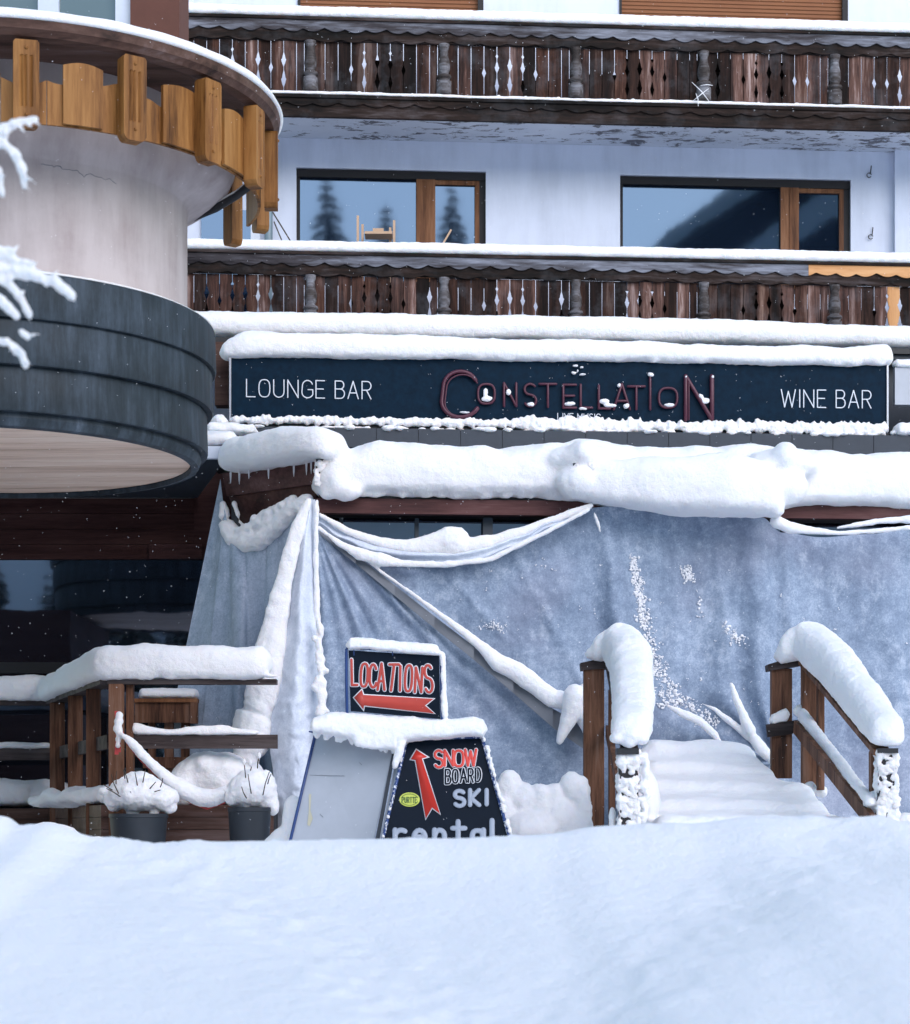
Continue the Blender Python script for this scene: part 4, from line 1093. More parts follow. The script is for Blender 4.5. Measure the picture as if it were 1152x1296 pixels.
for px, w_, top_ in ((74, 17, 0), (97, 17, 0), (120, 17, 0), (149, 18, 0), (164, 9, 0)):
    c = onrail(px) if px < 160 else onrail(px)+Vector((0, .12, 0)); ww_ = w_*c.y/F
    m_ = MB(); m_.box(c.x-ww_/2, c.x+ww_/2, c.y-.12, c.y-.03, 1.25, zr-.028); build('post', m_, M['post'], rl)
m_ = MB()
sn = MB()
z = zr+.018
sn.pillow([(atz(pA, z), .28, .17), (atz(pB, z), .29, .18), (atz(onrail(100), z), .31, .19), (atz(pC, z), .335, .2), (atz(P(300, 0, Yr), z), .33, .2), (atz(P(346, 0, Yr), z), .34, .2)], namp=.018)
for i in range(40):
    px = random.uniform(-20, 345); c = atz(onrail(px), z+.03)+Vector((0, -.12, 0)); sn.ball(c, random.uniform(.03, .09), .05, random.uniform(.02, .045))
soften(build('snow_cap', sn, M['snow'], rl, True), .024, 4, .03, .3)
sn = MB(); z = zm+.065
sn.pillow([(atz(pA, z)+Vector((0, .05, 0)), .07, .06), (atz(pB, z)+Vector((0, .05, 0)), .07, .06)], namp=.01, end=.03)
sn.pillow([(atz(P(162, 0, Yr), z)+Vector((0, .05, 0)), .11, .06), (atz(P(210, 0, Yr), z)+Vector((0, .05, 0)), .06, .06), (atz(P(265, 0, Yr), z)+Vector((0, .05, 0)), .1, .06), (atz(P(330, 0, Yr), z)+Vector((0, .05, 0)), .05, .06)], namp=.015, end=.04)
soften(build('rail_snow', sn, M['snow'], rl, True), .015, 2, .02, .1)

# snowed table on the deck
tb = thing('wooden_table', 'brown timber table with thin snow standing behind the deck railing', 'table', P(210, 1020, 22.4))
Yt = 22.4; a, b_ = P(168, 884, Yt), P(250, 884, Yt)
m_ = MB(); m_.box(a.x, b_.x, Yt, Yt+.7, a.z-.04, a.z); build('tabletop', m_, M['winframe'], tb)
m_ = MB(); m_.box(a.x+.02, b_.x-.08, Yt+.03, Yt+.06, a.z-.25, a.z-.042); m_.box(b_.x-.075, b_.x, Yt-.01, Yt+.08, a.z-.26, a.z-.042); build('apron', m_, M['post'], tb)
for px, w_ in ((190, 9), (212, 11), (233, 11)):
    m_ = MB(); c = P(px, 0, Yt); m_.box(c.x-w_/2*Yt/F, c.x+w_/2*Yt/F, Yt+.1, Yt+.18, zd, a.z-.042); build('leg', m_, M['post'], tb)
m_ = MB(); m_.box(P(180, 0, Yt).x, P(247, 0, Yt).x, Yt+.05, Yt+.097, P(0, 972, Yt).z, P(0, 958, Yt).z); build('stretcher', m_, M['post'], tb)
sn = MB(); sn.pillow([(Vector((a.x+.02, Yt+.3, a.z-.003)), .12, .3), (Vector((b_.x+.02, Yt+.3, a.z-.003)), .12, .3)], namp=.01); soften(build('snow_cap', sn, M['snow'], tb, True), .02, 3, .02, .2)
# small bits of a picnic bench left
# planters
def planter(label, px0, px1, pt, Y, sn_pts, twigs):
    t = thing('planter', label, 'planter', P((px0+px1)/2, 1085, Y), 'snowed planters before the deck')
    c = P((px0+px1)/2, 0, Y); r = (px1-px0)/2*Y/F; zt3 = P(0, pt, Y).z
    m_ = MB(); m_.lathe((c.x, c.y), [(.02, 1.24), (r*.8, 1.24), (r*.97, zt3-.04), (r*1.0, zt3-.035), (r*1.0, zt3), (r*.9, zt3), (r*.88, zt3-.03), (.02, zt3-.03)], 28); pp = build('pot', m_, M['pot'], t, True)
    md = pp.modifiers.new('Edge', 'EDGE_SPLIT'); md.split_angle = R(35)
    sn = MB()
    for (px, py, rx, rz) in sn_pts: sn.ball(P(px, py, Y), rx*Y/F, rx*Y/F*.8, rz*Y/F)
    for i in range(34 if px1-px0 > 60 else 14):        # frosted leaf tips sticking out of the mound
        a = R(random.uniform(15, 165)); e = random.uniform(-.7, .3); rr0, rr1 = random.uniform(.16, .2), random.uniform(.25, .31)*(1 if px1-px0 > 60 else .85)
        cc = P((px0+px1)/2, pt-14, Y); dv_ = Vector((math.cos(a), -abs(e)*.6, math.sin(a)*.85))
        sn.tube([cc+dv_*rr0, cc+dv_*(rr0+rr1)/2, cc+dv_*rr1], [.02, .015, .007], 6)
    soften(build('snow_mound', sn, M['snow'], t, True), .011, 2, .03, .1, .012, .04)
    tw = MB(); sn = MB()
    for (x0, y0, x1, y1, cap) in twigs:
        a, b_ = P(x0, y0, Y-.2), P(x1, y1, Y-.22); mid = a.lerp(b_, .5)+Vector((random.uniform(-.01, .01), 0, 0))
        tw.tube([a, mid, b_], [.006, .005, .004], 5)
        if cap: sn.ball(b_+Vector((0, 0, .012)), .018, .018, .03)
    build('twigs', tw, M['twig'], t, True)
    if sn.v: build('twig_snow', sn, M['snow'], t, True)
planter('round dark planter with a wide spiky dome of snow', 138, 213, 1030, 20.3,
        [(175, 1004, 40, 24), (150, 1012, 22, 12), (205, 1010, 22, 16), (175, 990, 24, 14), (145, 1020, 10, 8), (168, 1025, 10, 9), (195, 1026, 7, 10), (215, 1018, 10, 12), (135, 1002, 12, 6)],
        [(150, 1004, 141, 980, 0), (162, 990, 157, 975, 0), (174, 994, 171, 978, 0), (181, 990, 184, 975, 0), (190, 998, 197, 990, 0), (152, 1008, 135, 998, 0), (168, 1012, 165, 1002, 0), (196, 1002, 203, 1000, 0), (147, 992, 148, 976, 0), (158, 985, 156, 974, 0), (203, 996, 206, 985, 0), (142, 1000, 131, 993, 0)])
planter('round dark planter with upright twigs poking from its snow', 288, 344, 1022, 20.2,
        [(316, 1000, 30, 24), (335, 1000, 16, 26), (300, 1008, 18, 14), (318, 985, 20, 12), (345, 1015, 9, 18)],
        [(311, 984, 309, 966, 1), (318, 1004, 314, 980, 0), (333, 1006, 341, 977, 0), (312, 1010, 306, 996, 0), (326, 972, 328, 958, 1), (317, 975, 317, 968, 1), (339, 992, 343, 980, 0)])
# barrier tape
bt = thing('barrier_tape', 'red and white barrier tape weighed down by snow, tied to a railing post', 'tape', P(150, 1000, 20.7))
tp = MB(); tpts = [(153, 918), (160, 935), (178, 957), (200, 978), (222, 996), (240, 1010), (262, 1018), (285, 1010)]
ribbon = []
for i in range(len(tpts)-1):
    a, b_ = tpts[i], tpts[i+1]; q = [P(a[0], a[1]+1, 20.55), P(b_[0], b_[1]+1, 20.55), P(b_[0], b_[1]+7, 20.56), P(a[0], a[1]+7, 20.56)]
    tp.prism(q, (0, .004, 0))
for q in (((148, 900), (150, 952)), ((151, 905), (147, 955))):
    a, b_ = q; tp.prism([P(a[0]-3, a[1], 20.6), P(a[0]+3, a[1], 20.6), P(b_[0]+3, b_[1], 20.58), P(b_[0]-2, b_[1], 20.58)], (0, .004, 0))
build('ribbon', tp, M['tape'], bt)
sn = MB(); roll([(154, 930, 3), (165, 938, 5), (180, 955, 6), (200, 974, 7), (216, 988, 8), (235, 1001, 11), (255, 1010, 12), (272, 1010, 11), (288, 1003, 9)], 20.5)
for (px, py, r) in ((151, 906, 5), (150, 914, 6), (149, 922, 6), (152, 930, 5), (150, 936, 4), (149, 943, 3.5)): sn.ball(P(px, py, 20.55), r*k, r*k, r*k*1.1)
soften(build('snow_crust', sn, M['snow'], bt, True), .013, 2, .02, .06)

# ------------------------------------------------------------------ sandwich board
YA = 18.0; ka = YA/F
sw = thing('sandwich_board', 'black and grey ski rental sandwich board with a red arrow sign on top', 'sign', P(510, 1100, YA))
# right panel with blue frame
a, b_, c, d = P(515, 936, YA+.1), P(610, 933, YA+.1), P(655, 1098, YA-.25), P(476, 1098, YA-.25)
fp = Plane(a, b_, d)
m_ = MB(); m_.prism([a, b_, c, d], -fp.n*.012); pnl = build('rental_panel', m_, M['panel'], sw)
m_ = MB()
for p, q in ((a, b_), (b_, c), (a, d)):
    m_.tube([p+fp.n*.01, p.lerp(q, .5)+fp.n*.01, q+fp.n*.01], .014, 8)
build('rental_frame', m_, M['bluefrost'], pnl, True)
m_ = MB(); q = fp.hit
def poly(mb, plane, pts, off, th=.002):
    mb.prism([plane.hit(x, y, off) for x, y in pts], -plane.n*th)
ar = [(527, 949), (520, 961), (526, 962), (539, 1036), (547, 1022), (557, 1030), (534, 960), (541, 958)]
def grow(pts, e):
    cx = sum(p[0] for p in pts)/len(pts); cy = sum(p[1] for p in pts)/len(pts); n = len(pts); o = []
    area = sum(pts[i][0]*pts[(i+1) % n][1]-pts[(i+1) % n][0]*pts[i][1] for i in range(n)); sg = 1 if area > 0 else -1
    for i in range(n):
        x0, y0 = pts[i-1]; x1, y1 = pts[i]; x2, y2 = pts[(i+1) % n]
        def nn(ax, ay, bx, by):
            L = math.hypot(bx-ax, by-ay); return ((by-ay)/L*sg, -(bx-ax)/L*sg)
        n1, n2 = nn(x0, y0, x1, y1), nn(x1, y1, x2, y2); mx, my = n1[0]+n2[0], n1[1]+n2[1]; dd = max(.35, 1+n1[0]*n2[0]+n1[1]*n2[1])
        o.append((x1+mx/dd*e, y1+my/dd*e))
    return o
m_ = MB(); poly(m_, fp, grow(ar, 1.3), .004); ob = m_
wt = ob
rt = MB(); poly(rt, fp, ar, .007)
dkl = MB(); gl_ = MB()
for i, (ch_, xa, w_, yb, h) in enumerate((('S', 550, 11, 971, 21), ('N', 563, 11, 969, 19), ('O', 575, 12, 970, 20), ('W', 589, 14, 969, 20))):
    glyph(wt, fp, ch_, xa, yb, w_, h, 2.7, .005, flat=.08); glyph(rt, fp, ch_, xa, yb, w_, h, 1.8, .008, flat=.2)
for i, (ch_, xa, w_, yb, h) in enumerate((('B', 564, 6.5, 992, 18), ('O', 573, 7, 991, 17), ('A', 583, 8, 990, 17), ('R', 593, 6, 990, 17), ('D', 602, 6.5, 989, 17))):
    glyph(wt, fp, ch_, xa, yb, w_, h, 2.1, .005, flat=.08); glyph(dkl, fp, ch_, xa, yb, w_, h, 1.15, .008, flat=.2)
for i, (ch_, xa, w_, yb, h) in enumerate((('S', 575, 13, 1020, 19), ('K', 595, 12, 1019, 19), ('I', 615, 2, 1018, 18))):
    glyph(gl_, fp, ch_, xa, yb, w_, h, 3.0, .006, flat=.3)
for (ch_, xa, w_) in (('r', 500, 15), ('e', 523, 16), ('n', 550, 15), ('t', 573, 17), ('a', 597, 17), ('l', 622, 2)):
    glyph(gl_, fp, ch_, xa, 1068+(0 if ch_ in 'tl' else 1.5), w_, 28, 3.6, .006, flat=.3)
ov_ = [(518.5+13*math.cos(R(t)), 1012+9*math.sin(R(t))) for t in range(0, 360, 12)]
yl = MB(); poly(yl, fp, ov_, .004); gr = MB()
for (ch_, xa) in zip('PURTTE', (509, 512.4, 515.8, 519.2, 522.4, 525.6)): glyph(gr, fp, ch_, xa, 1016, 2.2, 7, .45, .008, flat=.5)
gr.tube([fp.hit(518.5+11*math.cos(R(t)), 1012+7.2*math.sin(R(t)), .007) for t in range(200, 341, 10)], .002, 5); gr.tube([fp.hit(518.5+11*math.cos(R(t)), 1012+7.2*math.sin(R(t)), .007) for t in range(20, 161, 10)], .002, 5)
# header panel with arrow
A_, B_, C_, D_ = P(441, 823, YA), P(556, 830, YA), P(557.5, 910, YA), P(444, 900, YA)
hp2 = Plane(A_, B_, D_)
m_ = MB(); m_.prism([A_, B_, C_, D_], -hp2.n*.02); hdr = build('arrow_panel', m_, M['panel'], sw)
m_ = MB()
m_.tube([P(439.5, 910, YA), P(438.5, 860, YA), P(438.5, 822, YA), P(441, 819, YA), P(500, 823, YA), P(555, 827, YA), P(558.5, 829, YA), P(559, 870, YA), P(560, 920, YA)], .013, 8)
for px in (448, 497, 547): m_.tube([P(px, 822, YA), P(px, 829, YA)], .005, 6)
build('arrow_frame', m_, M['blue'], hdr, True)
a2 = [(448, 883), (458, 873), (460, 879.5), (549, 884.5), (538, 893), (550, 903), (461, 893), (460, 898)]
w2 = MB(); poly(w2, hp2, grow(a2, 1.2), .004); r2 = MB(); poly(r2, hp2, a2, .007)
for i, (ch_, xa, w_, yb, h, sl_2) in enumerate((('L', 445.5, 7, 867, 32, -.02), ('O', 456, 9, 869, 29, .05), ('C', 468, 8, 870, 29, .0), ('A', 478, 9, 873, 33, .02), ('T', 489, 12, 874, 33, .12), ('I', 505.5, 1.5, 874, 31, .02), ('O', 512, 9, 875, 33, .05), ('N', 525, 8.5, 876, 31, .05), ('S', 538, 10, 876, 34, -.04))):
    glyph(w2, hp2, ch_, xa, yb, w_, h, 2.8, .005, sl_2, flat=.08); glyph(r2, hp2, ch_, xa, yb, w_, h, 1.75, .008, sl_2, flat=.2)
build('white_outlines', w2, M['white'], hdr, True); build('red_lettering', r2, M['dullred'], hdr, True)
build('white_outlines', wt, M['white'], pnl, True); build('red_lettering', rt, M['red'], pnl, True)
build('dark_lettering', dkl, M['panel'], pnl, True); build('grey_lettering', gl_, M['letter_grey'], pnl, True)
build('sticker', yl, M['yellow'], pnl); build('sticker_print', gr, M['green'], pnl, True)
# left panel: grey metal back
a, b_, c, d = P(400, 928, YA+.35), P(497, 950, YA+.15), P(466, 1098, YA-.05), P(360, 1098, YA+.1)
gp_ = Plane(a, b_, d); m_ = MB(); m_.prism([a, b_, c, d], -gp_.n*.01); gpl = build('grey_panel', m_, M['galv'], sw)
m_ = MB(); m_.tube([a+gp_.n*.01, d+gp_.n*.01], .013, 8); m_.tube([P(392, 926, YA+.3), P(500, 945, YA+.1)], .008, 6); build('blue_tube', m_, M['blue'], gpl, True)
m_ = MB(); m_.prism([gp_.hit(x, y, .001) for x, y in ((391, 1005), (394, 1005), (393, 1026), (396, 1036), (392, 1046), (389, 1044), (391, 1026))], gp_.n*.001); build('torn_sticker', m_, plain('torn_paper', (.5, .48, .36), .8), gpl)
m_ = MB()
for x, y, x1, y1 in ((392, 981, 436, 982), (405, 1030, 409, 1034), (455, 965, 458, 968)): m_.tube([gp_.hit(x, y, .0005), gp_.hit((x+x1)/2, (y+y1)/2+.3, .0005), gp_.hit(x1, y1, .0005)], .0016, 5)
build('scratches', m_, M['hem'], gpl)
m_ = MB(); m_.prism([P(497, 950, YA+.13), P(501, 950, YA+.13), P(474, 1098, YA-.08), P(468, 1098, YA-.08)], (0, .02, 0)); build('edge_strip', m_, M['slate'], gpl)
m_ = MB(); m_.prism([P(503, 952, YA+.16), P(514, 940, YA+.14), P(478, 1098, YA-.08), P(474, 1098, YA-.08)], (0, .02, 0)); build('inner_panel', m_, M['galv'], sw)
sn = MB()
def spill(pts, Y, hw=.06):
    sn.pillow([(P(x, yb, Y), (yb-yt)*Y/F, hw) for x, yt, yb in pts], namp=.012, step=.03, end=.03)
spill([(437, 810, 823), (450, 808, 822), (500, 811, 825), (548, 814, 829), (559, 818, 832)], YA, .07)
roll([(560, 828, 3), (561, 850, 3), (562, 880, 3), (563, 905, 4)], YA)
spill([(392, 908, 926), (420, 902, 930), (460, 905, 938), (490, 908, 945), (520, 906, 938), (545, 910, 936), (575, 910, 934), (600, 909, 932), (617, 912, 934)], YA+.05, .13)
spill([(445, 915, 944), (470, 918, 948), (505, 915, 948)], YA-.02, .06)
roll([(508, 940, 6), (504, 955, 5), (500, 970, 3)], YA-.03)
for i in range(60):
    t = random.random(); sn.ball(P(lerp(612, 652, t)+random.uniform(0, 3), lerp(936, 1080, t), YA+.06-.3*t), random.uniform(1, 3.2)*ka, .02, random.uniform(1.5, 4.5)*ka, 7, 5)
for i in range(22):
    t = random.random(); sn.ball(P(lerp(514, 480, t), lerp(940, 1080, t), YA+.06-.3*t), random.uniform(.8, 2)*ka, .02, random.uniform(1.5, 3)*ka, 7, 5)
for i in range(28):
    px = random.uniform(398, 500); sn.ball(P(px, 926+(px-400)*.2+random.uniform(0, 5), YA+.1), random.uniform(2, 5)*ka, .04, random.uniform(2, 7)*ka, 7, 5)
soften(build('snow_cap', sn, M['snow'], sw, True), .0095, 2, .02, .09, .01, .035)

# snow piles around the board
def pile(label, balls, Y, vox=.024, dd=.05):
    s_ = MB()
    for (px, py, rx, rz) in balls: s_.ball(P(px, py, Y), rx*Y/F, rx*Y/F*.9, rz*Y/F, 14, 9)
    tag(soften(build('snow_pile', s_, M['snow'], smooth=True), vox, 4, dd, .2, .02, .07), label, 'snow pile')
pile('lumpy snow pile between the sandwich board and the left stair post', [(645, 1000, 18, 26), (636, 1030, 22, 34), (662, 1012, 20, 22), (684, 1006, 18, 16), (700, 1012, 14, 22), (724, 994, 14, 20), (706, 1036, 26, 26), (670, 1050, 46, 26), (690, 1030, 22, 22), (738, 1025, 12, 44), (728, 1050, 24, 26)], 19.2, .02, .06)
pile('small snow pile at the foot of the grey panel', [(372, 1045, 16, 40), (360, 1075, 26, 30), (392, 1070, 20, 30)], 18.6)
pile('low snow pile left of the first planter', [(60, 1075, 50, 34), (120, 1085, 50, 26), (0, 1070, 50, 26)], 19.0)

# ------------------------------------------------------------------ steps
stp = thing('garden_steps', 'wide outdoor steps buried in smooth snow between the two stair railings', 'steps', P(930, 1090, 19.2))
m_ = MB(); sn = MB()
tops_ = [(936, 962, 20.9), (962, 985, 20.3), (985, 1035, 19.75), (1008, 1055, 19.2), (1031, 1068, 18.65)]
for i, (py, pr, Y) in enumerate(tops_):
    zt4 = P(0, py, Y).z-.17; m_.box(P(822, 0, Y).x, P(pr-12, 0, Y).x, Y, Y+.56 if i else Y+.8, 1.22, zt4)
    xa, xb = P(812, 0, Y).x, P(pr, 0, Y).x
    sn.pillow([(Vector((xa, Y+.22, zt4-.04-.12)), .33, .34), (Vector(((xa+xb)/2, Y+.22, zt4-.16)), .33, .34), (Vector((xb-.12, Y+.22, zt4-.18)), .32, .34), (Vector((xb+.03, Y+.22, zt4-.24)), .25, .3)], namp=.018, end=.12)
build('treads', m_, M['slate'], stp)
sn.pillow([(P(812, 960, 21.3), .2, .4), (P(850, 958, 21.3), .17, .4), (P(960, 975, 21.2), .14, .3)], namp=.01)
sn.ball(P(812, 1010, 18.6), .16, .3, .3)
for i in range(1, len(tops_)):
    (pa, ra, Ya), (pb, rb, Yb_) = tops_[i-1], tops_[i]
    za = P(0, pa, Ya).z-.08; zb_ = P(0, pb, Yb_).z-.08; xa, xb = P(815, 0, Yb_).x, P(min(ra, rb)-6, 0, Ya).x
    sn.prism([(xa, Ya+.05, za), (xa, Yb_-.08, zb_), (xa, Yb_-.08, zb_-.3), (xa, Ya+.05, za-.4)], (xb-xa, 0, 0))
sn.pillow([(P(820, 1064, 18.1), .22, .4), (P(1080, 1064, 18.1), .2, .4)], namp=.02)
soften(build('step_snow', sn, M['snow'], stp, True), .03, 12, .04, .4, .012, .1)

# ------------------------------------------------------------------ stair railings
def stair_rail(label, X):
    t = thing('stair_railing', label, 'railing', X, 'railings either side of the steps'); return t
sr = stair_rail('left stair railing beside the lumpy snow pile, its post hidden under an overhanging snow roll', P(770, 1080, 19))
Yb, Yf_ = 20.4, 17.6
def pst(par, px0, px1, pt, pb, Y, mat='post', dep=.12, nm='post'):
    m_ = MB(); m_.box(P(px0, 0, Y).x, P(px1, 0, Y).x, Y, Y+dep, P(0, pb, Y).z, P(0, pt, Y).z)
    if mat == 'crust': crust_box(P(px0, 0, Y).x, P(px1, 0, Y).x, Y, Y+dep, P(0, pb, Y).z, P(0, pt, Y).z-.03, par)
    o = build(nm, m_, M['dark' if mat == 'crust' else mat], par); bv = o.modifiers.new('Bevel', 'BEVEL'); bv.width = .006; bv.segments = 1; return o
pst(sr, 739, 765, 846, 1070, Yb); pst(sr, 771, 779, 872, 1060, 19.8)
m_ = MB(); m_.prism([P(735, 839, Yb-.03), P(771, 831, Yb-.03), P(772, 846, Yb-.03), P(736, 848, Yb-.03)], (0, .2, 0)); build('end_rail', m_, M['deckrail'], sr)
m_ = MB(); m_.bar(P(776, 842, Yb-.1), P(797, 950, Yf_), .14, .05); build('handrail', m_, M['deckrail'], sr)
m_ = MB(); m_.bar(P(770, 925, Yb), P(795, 1050, Yf_), .05, .11); build('lower_rail', m_, M['post'], sr)
pst(sr, 784, 808, 946, 1060, Yf_, 'crust', .14, 'newel_post')
m_ = MB(); c = P(795, 947, Yf_-.03); m_.box(c.x-.09, c.x+.09, c.y, c.y+.2, c.z-.05, c.z); build('post_cap', m_, M['black'], sr)
sn = MB()
sn.pillow([(P(745, 840, Yb), .22, .16), (P(765, 838, Yb), .3, .18), (P(786, 836, Yb-.05), .36, .2), (P(798, 860, 19.7), .42, .2), (P(802, 905, 18.6), .37, .185), (P(800, 938, 17.8), .30, .17), (P(800, 946, 17.5), .22, .15)], namp=.02, end=.1)
for (px, py, r) in ((748, 828, 9), (780, 935, 8), (812, 935, 10), (796, 940, 10)): sn.ball(P(px, py, Yb if py < 900 else Yf_), r*ka, .1, r*ka*.8)
soften(build('snow_cap', sn, M['snow'], sr, True), .02, 5, .03, .25)
sn = MB()
for i in range(24): sn.ball(P(random.uniform(788, 812), random.uniform(955, 1048), Yf_+.0), random.uniform(3, 8)*ka, .03, random.uniform(1.5, 5)*ka, 7, 5)
for i in range(20): sn.ball(P(random.uniform(810, 820), random.uniform(950, 1045), Yf_+.05), random.uniform(3, 6)*ka, .06, random.uniform(4, 9)*ka, 7, 5)
sn.ball(P(775, 1035, Yf_+.2), 5*ka, .05, 14*ka)
soften(build('post_snow', sn, M['snow'], sr, True), .011, 1, .015, .05)

sr = stair_rail('right stair railing with two sloping rails and a long roll of snow', P(1050, 1080, 19))
pst(sr, 977, 1003, 846, 985, Yb); pst(sr, 1016, 1035, 838, 995, Yb-.2); pst(sr, 1036, 1044, 862, 1000, Yb-.5); pst(sr, 1103, 1112, 950, 1040, Yf_+.2)
m_ = MB(); m_.prism([P(972, 841, Yb-.03), P(1014, 828, Yb-.08), P(1015, 842, Yb-.08), P(973, 849, Yb-.03)], (0, .2, 0)); build('end_rail', m_, M['deckrail'], sr)
m_ = MB(); m_.bar(P(1020, 838, Yb-.1), P(1117, 953, Yf_), .14, .045); build('handrail', m_, M['post'], sr)
m_ = MB(); m_.prism([P(970, 917, Yb-.04), P(1010, 911, Yb-.04), P(1011, 928, Yb-.04), P(972, 933, Yb-.04)], (0, .05, 0)); build('end_rail', m_, M['deckrail'], sr)
m_ = MB(); m_.bar(P(1008, 920, Yb-.12), P(1104, 1040, Yf_), .05, .12); build('lower_rail', m_, M['post'], sr)
pst(sr, 1112, 1136, 947, 1050, Yf_, 'crust', .14, 'newel_post')
m_ = MB(); c = P(1124, 947, Yf_-.03); m_.box(c.x-.085, c.x+.085, c.y, c.y+.2, c.z-.04, c.z); build('post_cap', m_, M['black'], sr)
sn = MB()
sn.pillow([(P(980, 844, Yb), .22, .17), (P(998, 839, Yb), .31, .19), (P(1026, 834, Yb-.05), .36, .21), (P(1060, 868, 19.5), .38, .19), (P(1098, 916, 18.4), .33, .17), (P(1120, 942, 17.75), .27, .155), (P(1125, 947, 17.5), .2, .13)], namp=.015, end=.1)
soften(build('snow_cap', sn, M['snow'], sr, True), .02, 5, .025, .25)
sn = MB()
sn.pillow([(P(973, 918, Yb), .1, .05), (P(1000, 912, Yb), .13, .06)], namp=.01, end=.03, step=.03)
sn.ball(P(1013, 900, Yb-.1), 10*ka, .06, 10*ka)
sn.pillow([(P(1015, 912, Yb-.15), .13, .05), (P(1050, 955, 19.4), .1, .05), (P(1104, 1022, Yf_), .07, .045)], namp=.01, end=.03, step=.03)
sn.ball(P(1112, 1015, Yf_+.2), 20*ka, .12, 15*ka)
for i in range(24): sn.ball(P(random.uniform(1114, 1136), random.uniform(958, 1040), Yf_+.0), random.uniform(3, 8)*ka, .03, random.uniform(1.5, 5)*ka, 7, 5)
for (px, py) in ((1025, 985), (1040, 990)): sn.ball(P(px, py+12, Yb-.3), 9*ka, .1, 9*ka)
soften(build('post_snow', sn, M['snow'], sr, True), .012, 1, .015, .05)
pile('rounded snow pile under the sloping right stair rail', [(1050, 1052, 20, 22), (1075, 1056, 26, 20), (1150, 1045, 20, 18), (1100, 1062, 40, 20)], 18.9)

# ------------------------------------------------------------------ snow laden branches near the camera
def branch(label, Y, runs):
    t = thing('snowy_branch', label, 'branch', P(-60, runs[0][0][1], Y), 'snowy twigs at the left edge'); kk = Y/F
    tw = MB(); sn = MB()
    for r_ in runs:
        q = []
        for (a, b_) in zip(r_, r_[1:]):
            for i in range(6):
                tt = i/6; q.append(tuple(lerp(a[j], b_[j], tt) for j in range(3)))
        q.append(r_[-1])
        for (x, y, r) in q[2::3]:
            a = random.uniform(.3, 1.2)*random.choice((-1, 1)); L = random.uniform(8, 20)
            e = (x+L*math.cos(a), y+L*math.sin(a)+4, r*.35); sn.tube([P(x, y, Y), P((x+e[0])/2, (y+e[1])/2-1, Y-.02), P(e[0], e[1], Y)], [r*.5*kk, r*.45*kk, r*.22*kk], 8)
        tw.tube([P(x, y+r*.5, Y) for x, y, r in q], [max(.0015, r*.22*kk) for x, y, r in q], 6)
        sn.tube([P(x, y-r*.1+nz(x*.15, y*.15)*2, Y) for x, y, r in q], [r*kk*(1+.35*nz(x*.12, y*.12, 5)) for x, y, r in q], 10)
    build('twig', tw, M['twig'], t, True); soften(build('snow_coat', sn, M['snow'], t, True), .006, 1, .006, .03)
branch('upper snow coated twig drooping in at the left edge', 7.0, [[(-70, 190, 9), (-20, 175, 8), (8, 162, 8), (25, 155, 6), (44, 152, 5)], [(-20, 178, 7), (5, 183, 6), (20, 195, 6), (28, 215, 6), (31, 238, 4)], [(-30, 200, 5), (0, 215, 4), (2, 245, 4)]])
branch('lower snow coated twig fanning over the zinc canopy edge', 7.0, [[(-70, 330, 9), (-10, 322, 9), (10, 320, 9), (18, 332, 6), (40, 335, 5)], [(-60, 345, 9), (0, 342, 9), (40, 348, 8), (70, 357, 7), (90, 374, 7)], [(-10, 352, 7), (12, 360, 6), (28, 380, 6), (37, 400, 5)], [(-20, 365, 7), (0, 380, 7), (20, 400, 5)],
  [(-40, 435, 6), (-5, 432, 5), (12, 434, 5), (25, 445, 5), (32, 464, 4)], [(27, 420, 4), (36, 427, 5)]])

# ------------------------------------------------------------------ falling snow
sn = MB()
for i in range(2200):
    Y = random.uniform(13, 21.0); px = random.uniform(-60, 1210); py = random.uniform(-40, 1060); r = random.choice((.0014, .0018, .0022, .0028))
    c = P(px, py, Y); sn.add([c+Vector((r, 0, 0)), c+Vector((-r, 0, 0)), c+Vector((0, r, 0)), c+Vector((0, -r, 0)), c+Vector((0, 0, r*1.3)), c+Vector((0, 0, -r*1.3))],
           [(0, 2, 4), (2, 1, 4), (1, 3, 4), (3, 0, 4), (2, 0, 5), (1, 2, 5), (3, 1, 5), (0, 3, 5)])
tag(build('snowflakes', sn, M['snow_fine']), 'fine snowflakes drifting through the air', 'snowfall', kind='stuff')

# ------------------------------------------------------------------ hillside opposite, seen only in the window panes
def conifer(nm, H, seed):
    random.seed(seed)
    tr = MB(); tr.tube([(0, 0, 0), (0, 0, H*.5), (0, 0, H*.98)], [H*.018, H*.011, .02], 7)
    cr = MB(); sn = MB(); z = H*.12
    while z < H*.98:
        rr = (1-z/H)**.9*H*.2+.15; n = int(14+rr*7)
        for i in range(n):
            a = random.uniform(0, 6.28); L = rr*random.uniform(.6, 1.1); w_ = L*.26; dx, dy = math.cos(a), math.sin(a)
            p0 = Vector((0, 0, z)); p1 = Vector((dx*L*.55, dy*L*.55, z-L*.08)); p2 = Vector((dx*L, dy*L, z-L*.38)); s_ = Vector((-dy, dx, 0))*w_
            cr.add([p0, p1+s_, p2, p1-s_, p1-Vector((0, 0, w_))], [(0, 1, 2), (0, 2, 3), (0, 4, 2), (1, 4, 2)])
            if random.random() < .55: sn.add([p0+Vector((0, 0, .06)), p1+s_*.7+Vector((0, 0, .06)), p2+Vector((0, 0, .05)), p1-s_*.7+Vector((0, 0, .06))], [(0, 1, 2), (0, 2, 3)])
        z += H*.024
    return tr, cr, sn
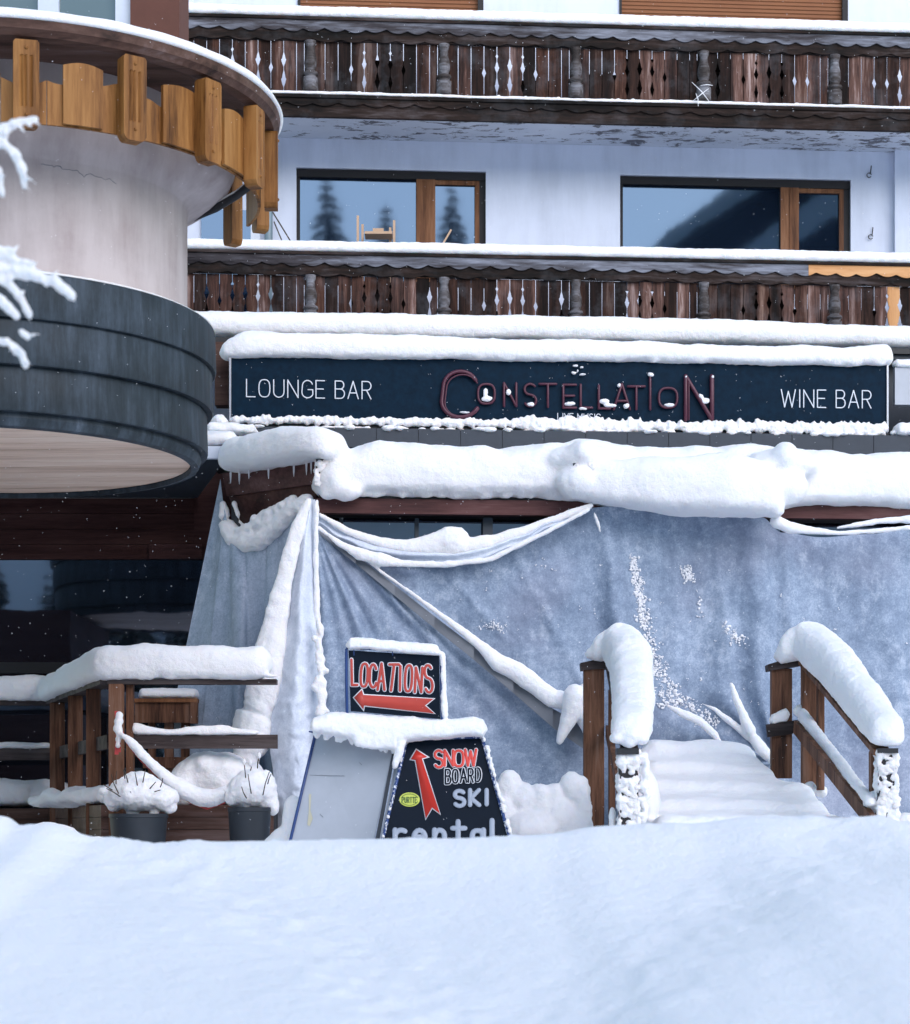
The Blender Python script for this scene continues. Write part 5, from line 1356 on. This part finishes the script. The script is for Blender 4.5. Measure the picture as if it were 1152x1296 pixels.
def put_tree(label, loc, H, seed):
    t = thing('conifer', label, 'tree', loc, 'conifers on the slope opposite'); tr, cr, sn = conifer('conifer', H, seed)
    for nm, mb, mt in (('trunk', tr, 'bark'), ('crown', cr, 'needle'), ('crown_snow', sn, 'snow')):
        mb.v = [v+Vector(loc) for v in mb.v]; build(nm, mb, M[mt], t)
for i, (x, y, H) in enumerate(((2.6, -38, 12), (4.2, -37, 16), (5.3, -40, 11), (6.8, -38, 14), (8.6, -41, 10), (9.6, -38, 15), (11.4, -40, 12), (27.5, -41, 11), (29.5, -44, 13), (-9, -27, 11), (-12, -26, 13), (-14, -29, 10), (-7, -30, 12), (-17, -26, 12))):
    put_tree('snow dusted conifer number-free', (x, y, ground_z(x, y)-.5), H, 20+i)
for o in list(COL.objects):
    if o.name.startswith('conifer'): o['label'] = 'snow dusted dark conifer on the slope opposite the hotel'
random.seed(3)
cz = 25.2; cc = Vector((27, -40, 0))
chl = thing('chalet', 'timber chalet with a snowy pitched roof on the slope opposite', 'building', (27, -40, 8))
m_ = MB(); m_.prism([(20, -36, 15), (29, -36, 15), (29, -36, cz+1.5), (24.5, -36, cz+4.7), (20, -36, cz+1.5)], (0, -10, 0)); build('wall', m_, M['old_v'], chl)
m_ = MB(); m_.prism([(18, -34, cz+.2), (24.5, -34, cz+4.8), (31, -34, cz+.2), (31, -34, cz+.5), (24.5, -34, cz+5.15), (18, -34, cz+.5)], (0, -14, 0)); build('roof', m_, M['dark'], chl)
m_ = MB(); m_.prism([(18, -34, cz+.52), (24.5, -34, cz+5.17), (31, -34, cz+.52), (31, -34, cz+1.3), (24.5, -34, cz+6.1), (18, -34, cz+1.3)], (0, -14, 0)); build('roof_snow', m_, M['snow'], chl)
m_ = MB(); m_.prism([(18.5, -31.5, cz-2.6), (24.5, -31.5, cz+1.6), (30.5, -31.5, cz-2.6), (30.5, -31.5, cz-1.4), (24.5, -31.5, cz+2.9), (18.5, -31.5, cz-1.4)], (0, -4.4, 0)); build('porch_snow', m_, M['snow'], chl)
m_ = MB(); m_.prism([(18.7, -31.6, cz-2.9), (24.5, -31.6, cz+1.25), (30.3, -31.6, cz-2.9), (30.3, -31.6, cz-2.62), (24.5, -31.6, cz+1.57), (18.7, -31.6, cz-2.62)], (0, -4.2, 0)); build('porch_roof', m_, M['dark'], chl)
# twig caught on the upper ledge
tg = MB(); q = lambda x, y: FP(x, y, -.09)
for a, b_ in (((876, 104), (899, 130)), ((878, 127), (897, 112)), ((881, 118), (884, 134)), ((887, 108), (902, 108))):
    tg.tube([q(*a), q((a[0]+b_[0])/2+1, (a[1]+b_[1])/2-1), q(*b_)], [.003, .006, .003], 6)
tag(build('frosted_twig', tg, M['snow_fine'], smooth=True), 'small frosted twig caught on the snowy ledge of the upper balcony', 'twig')
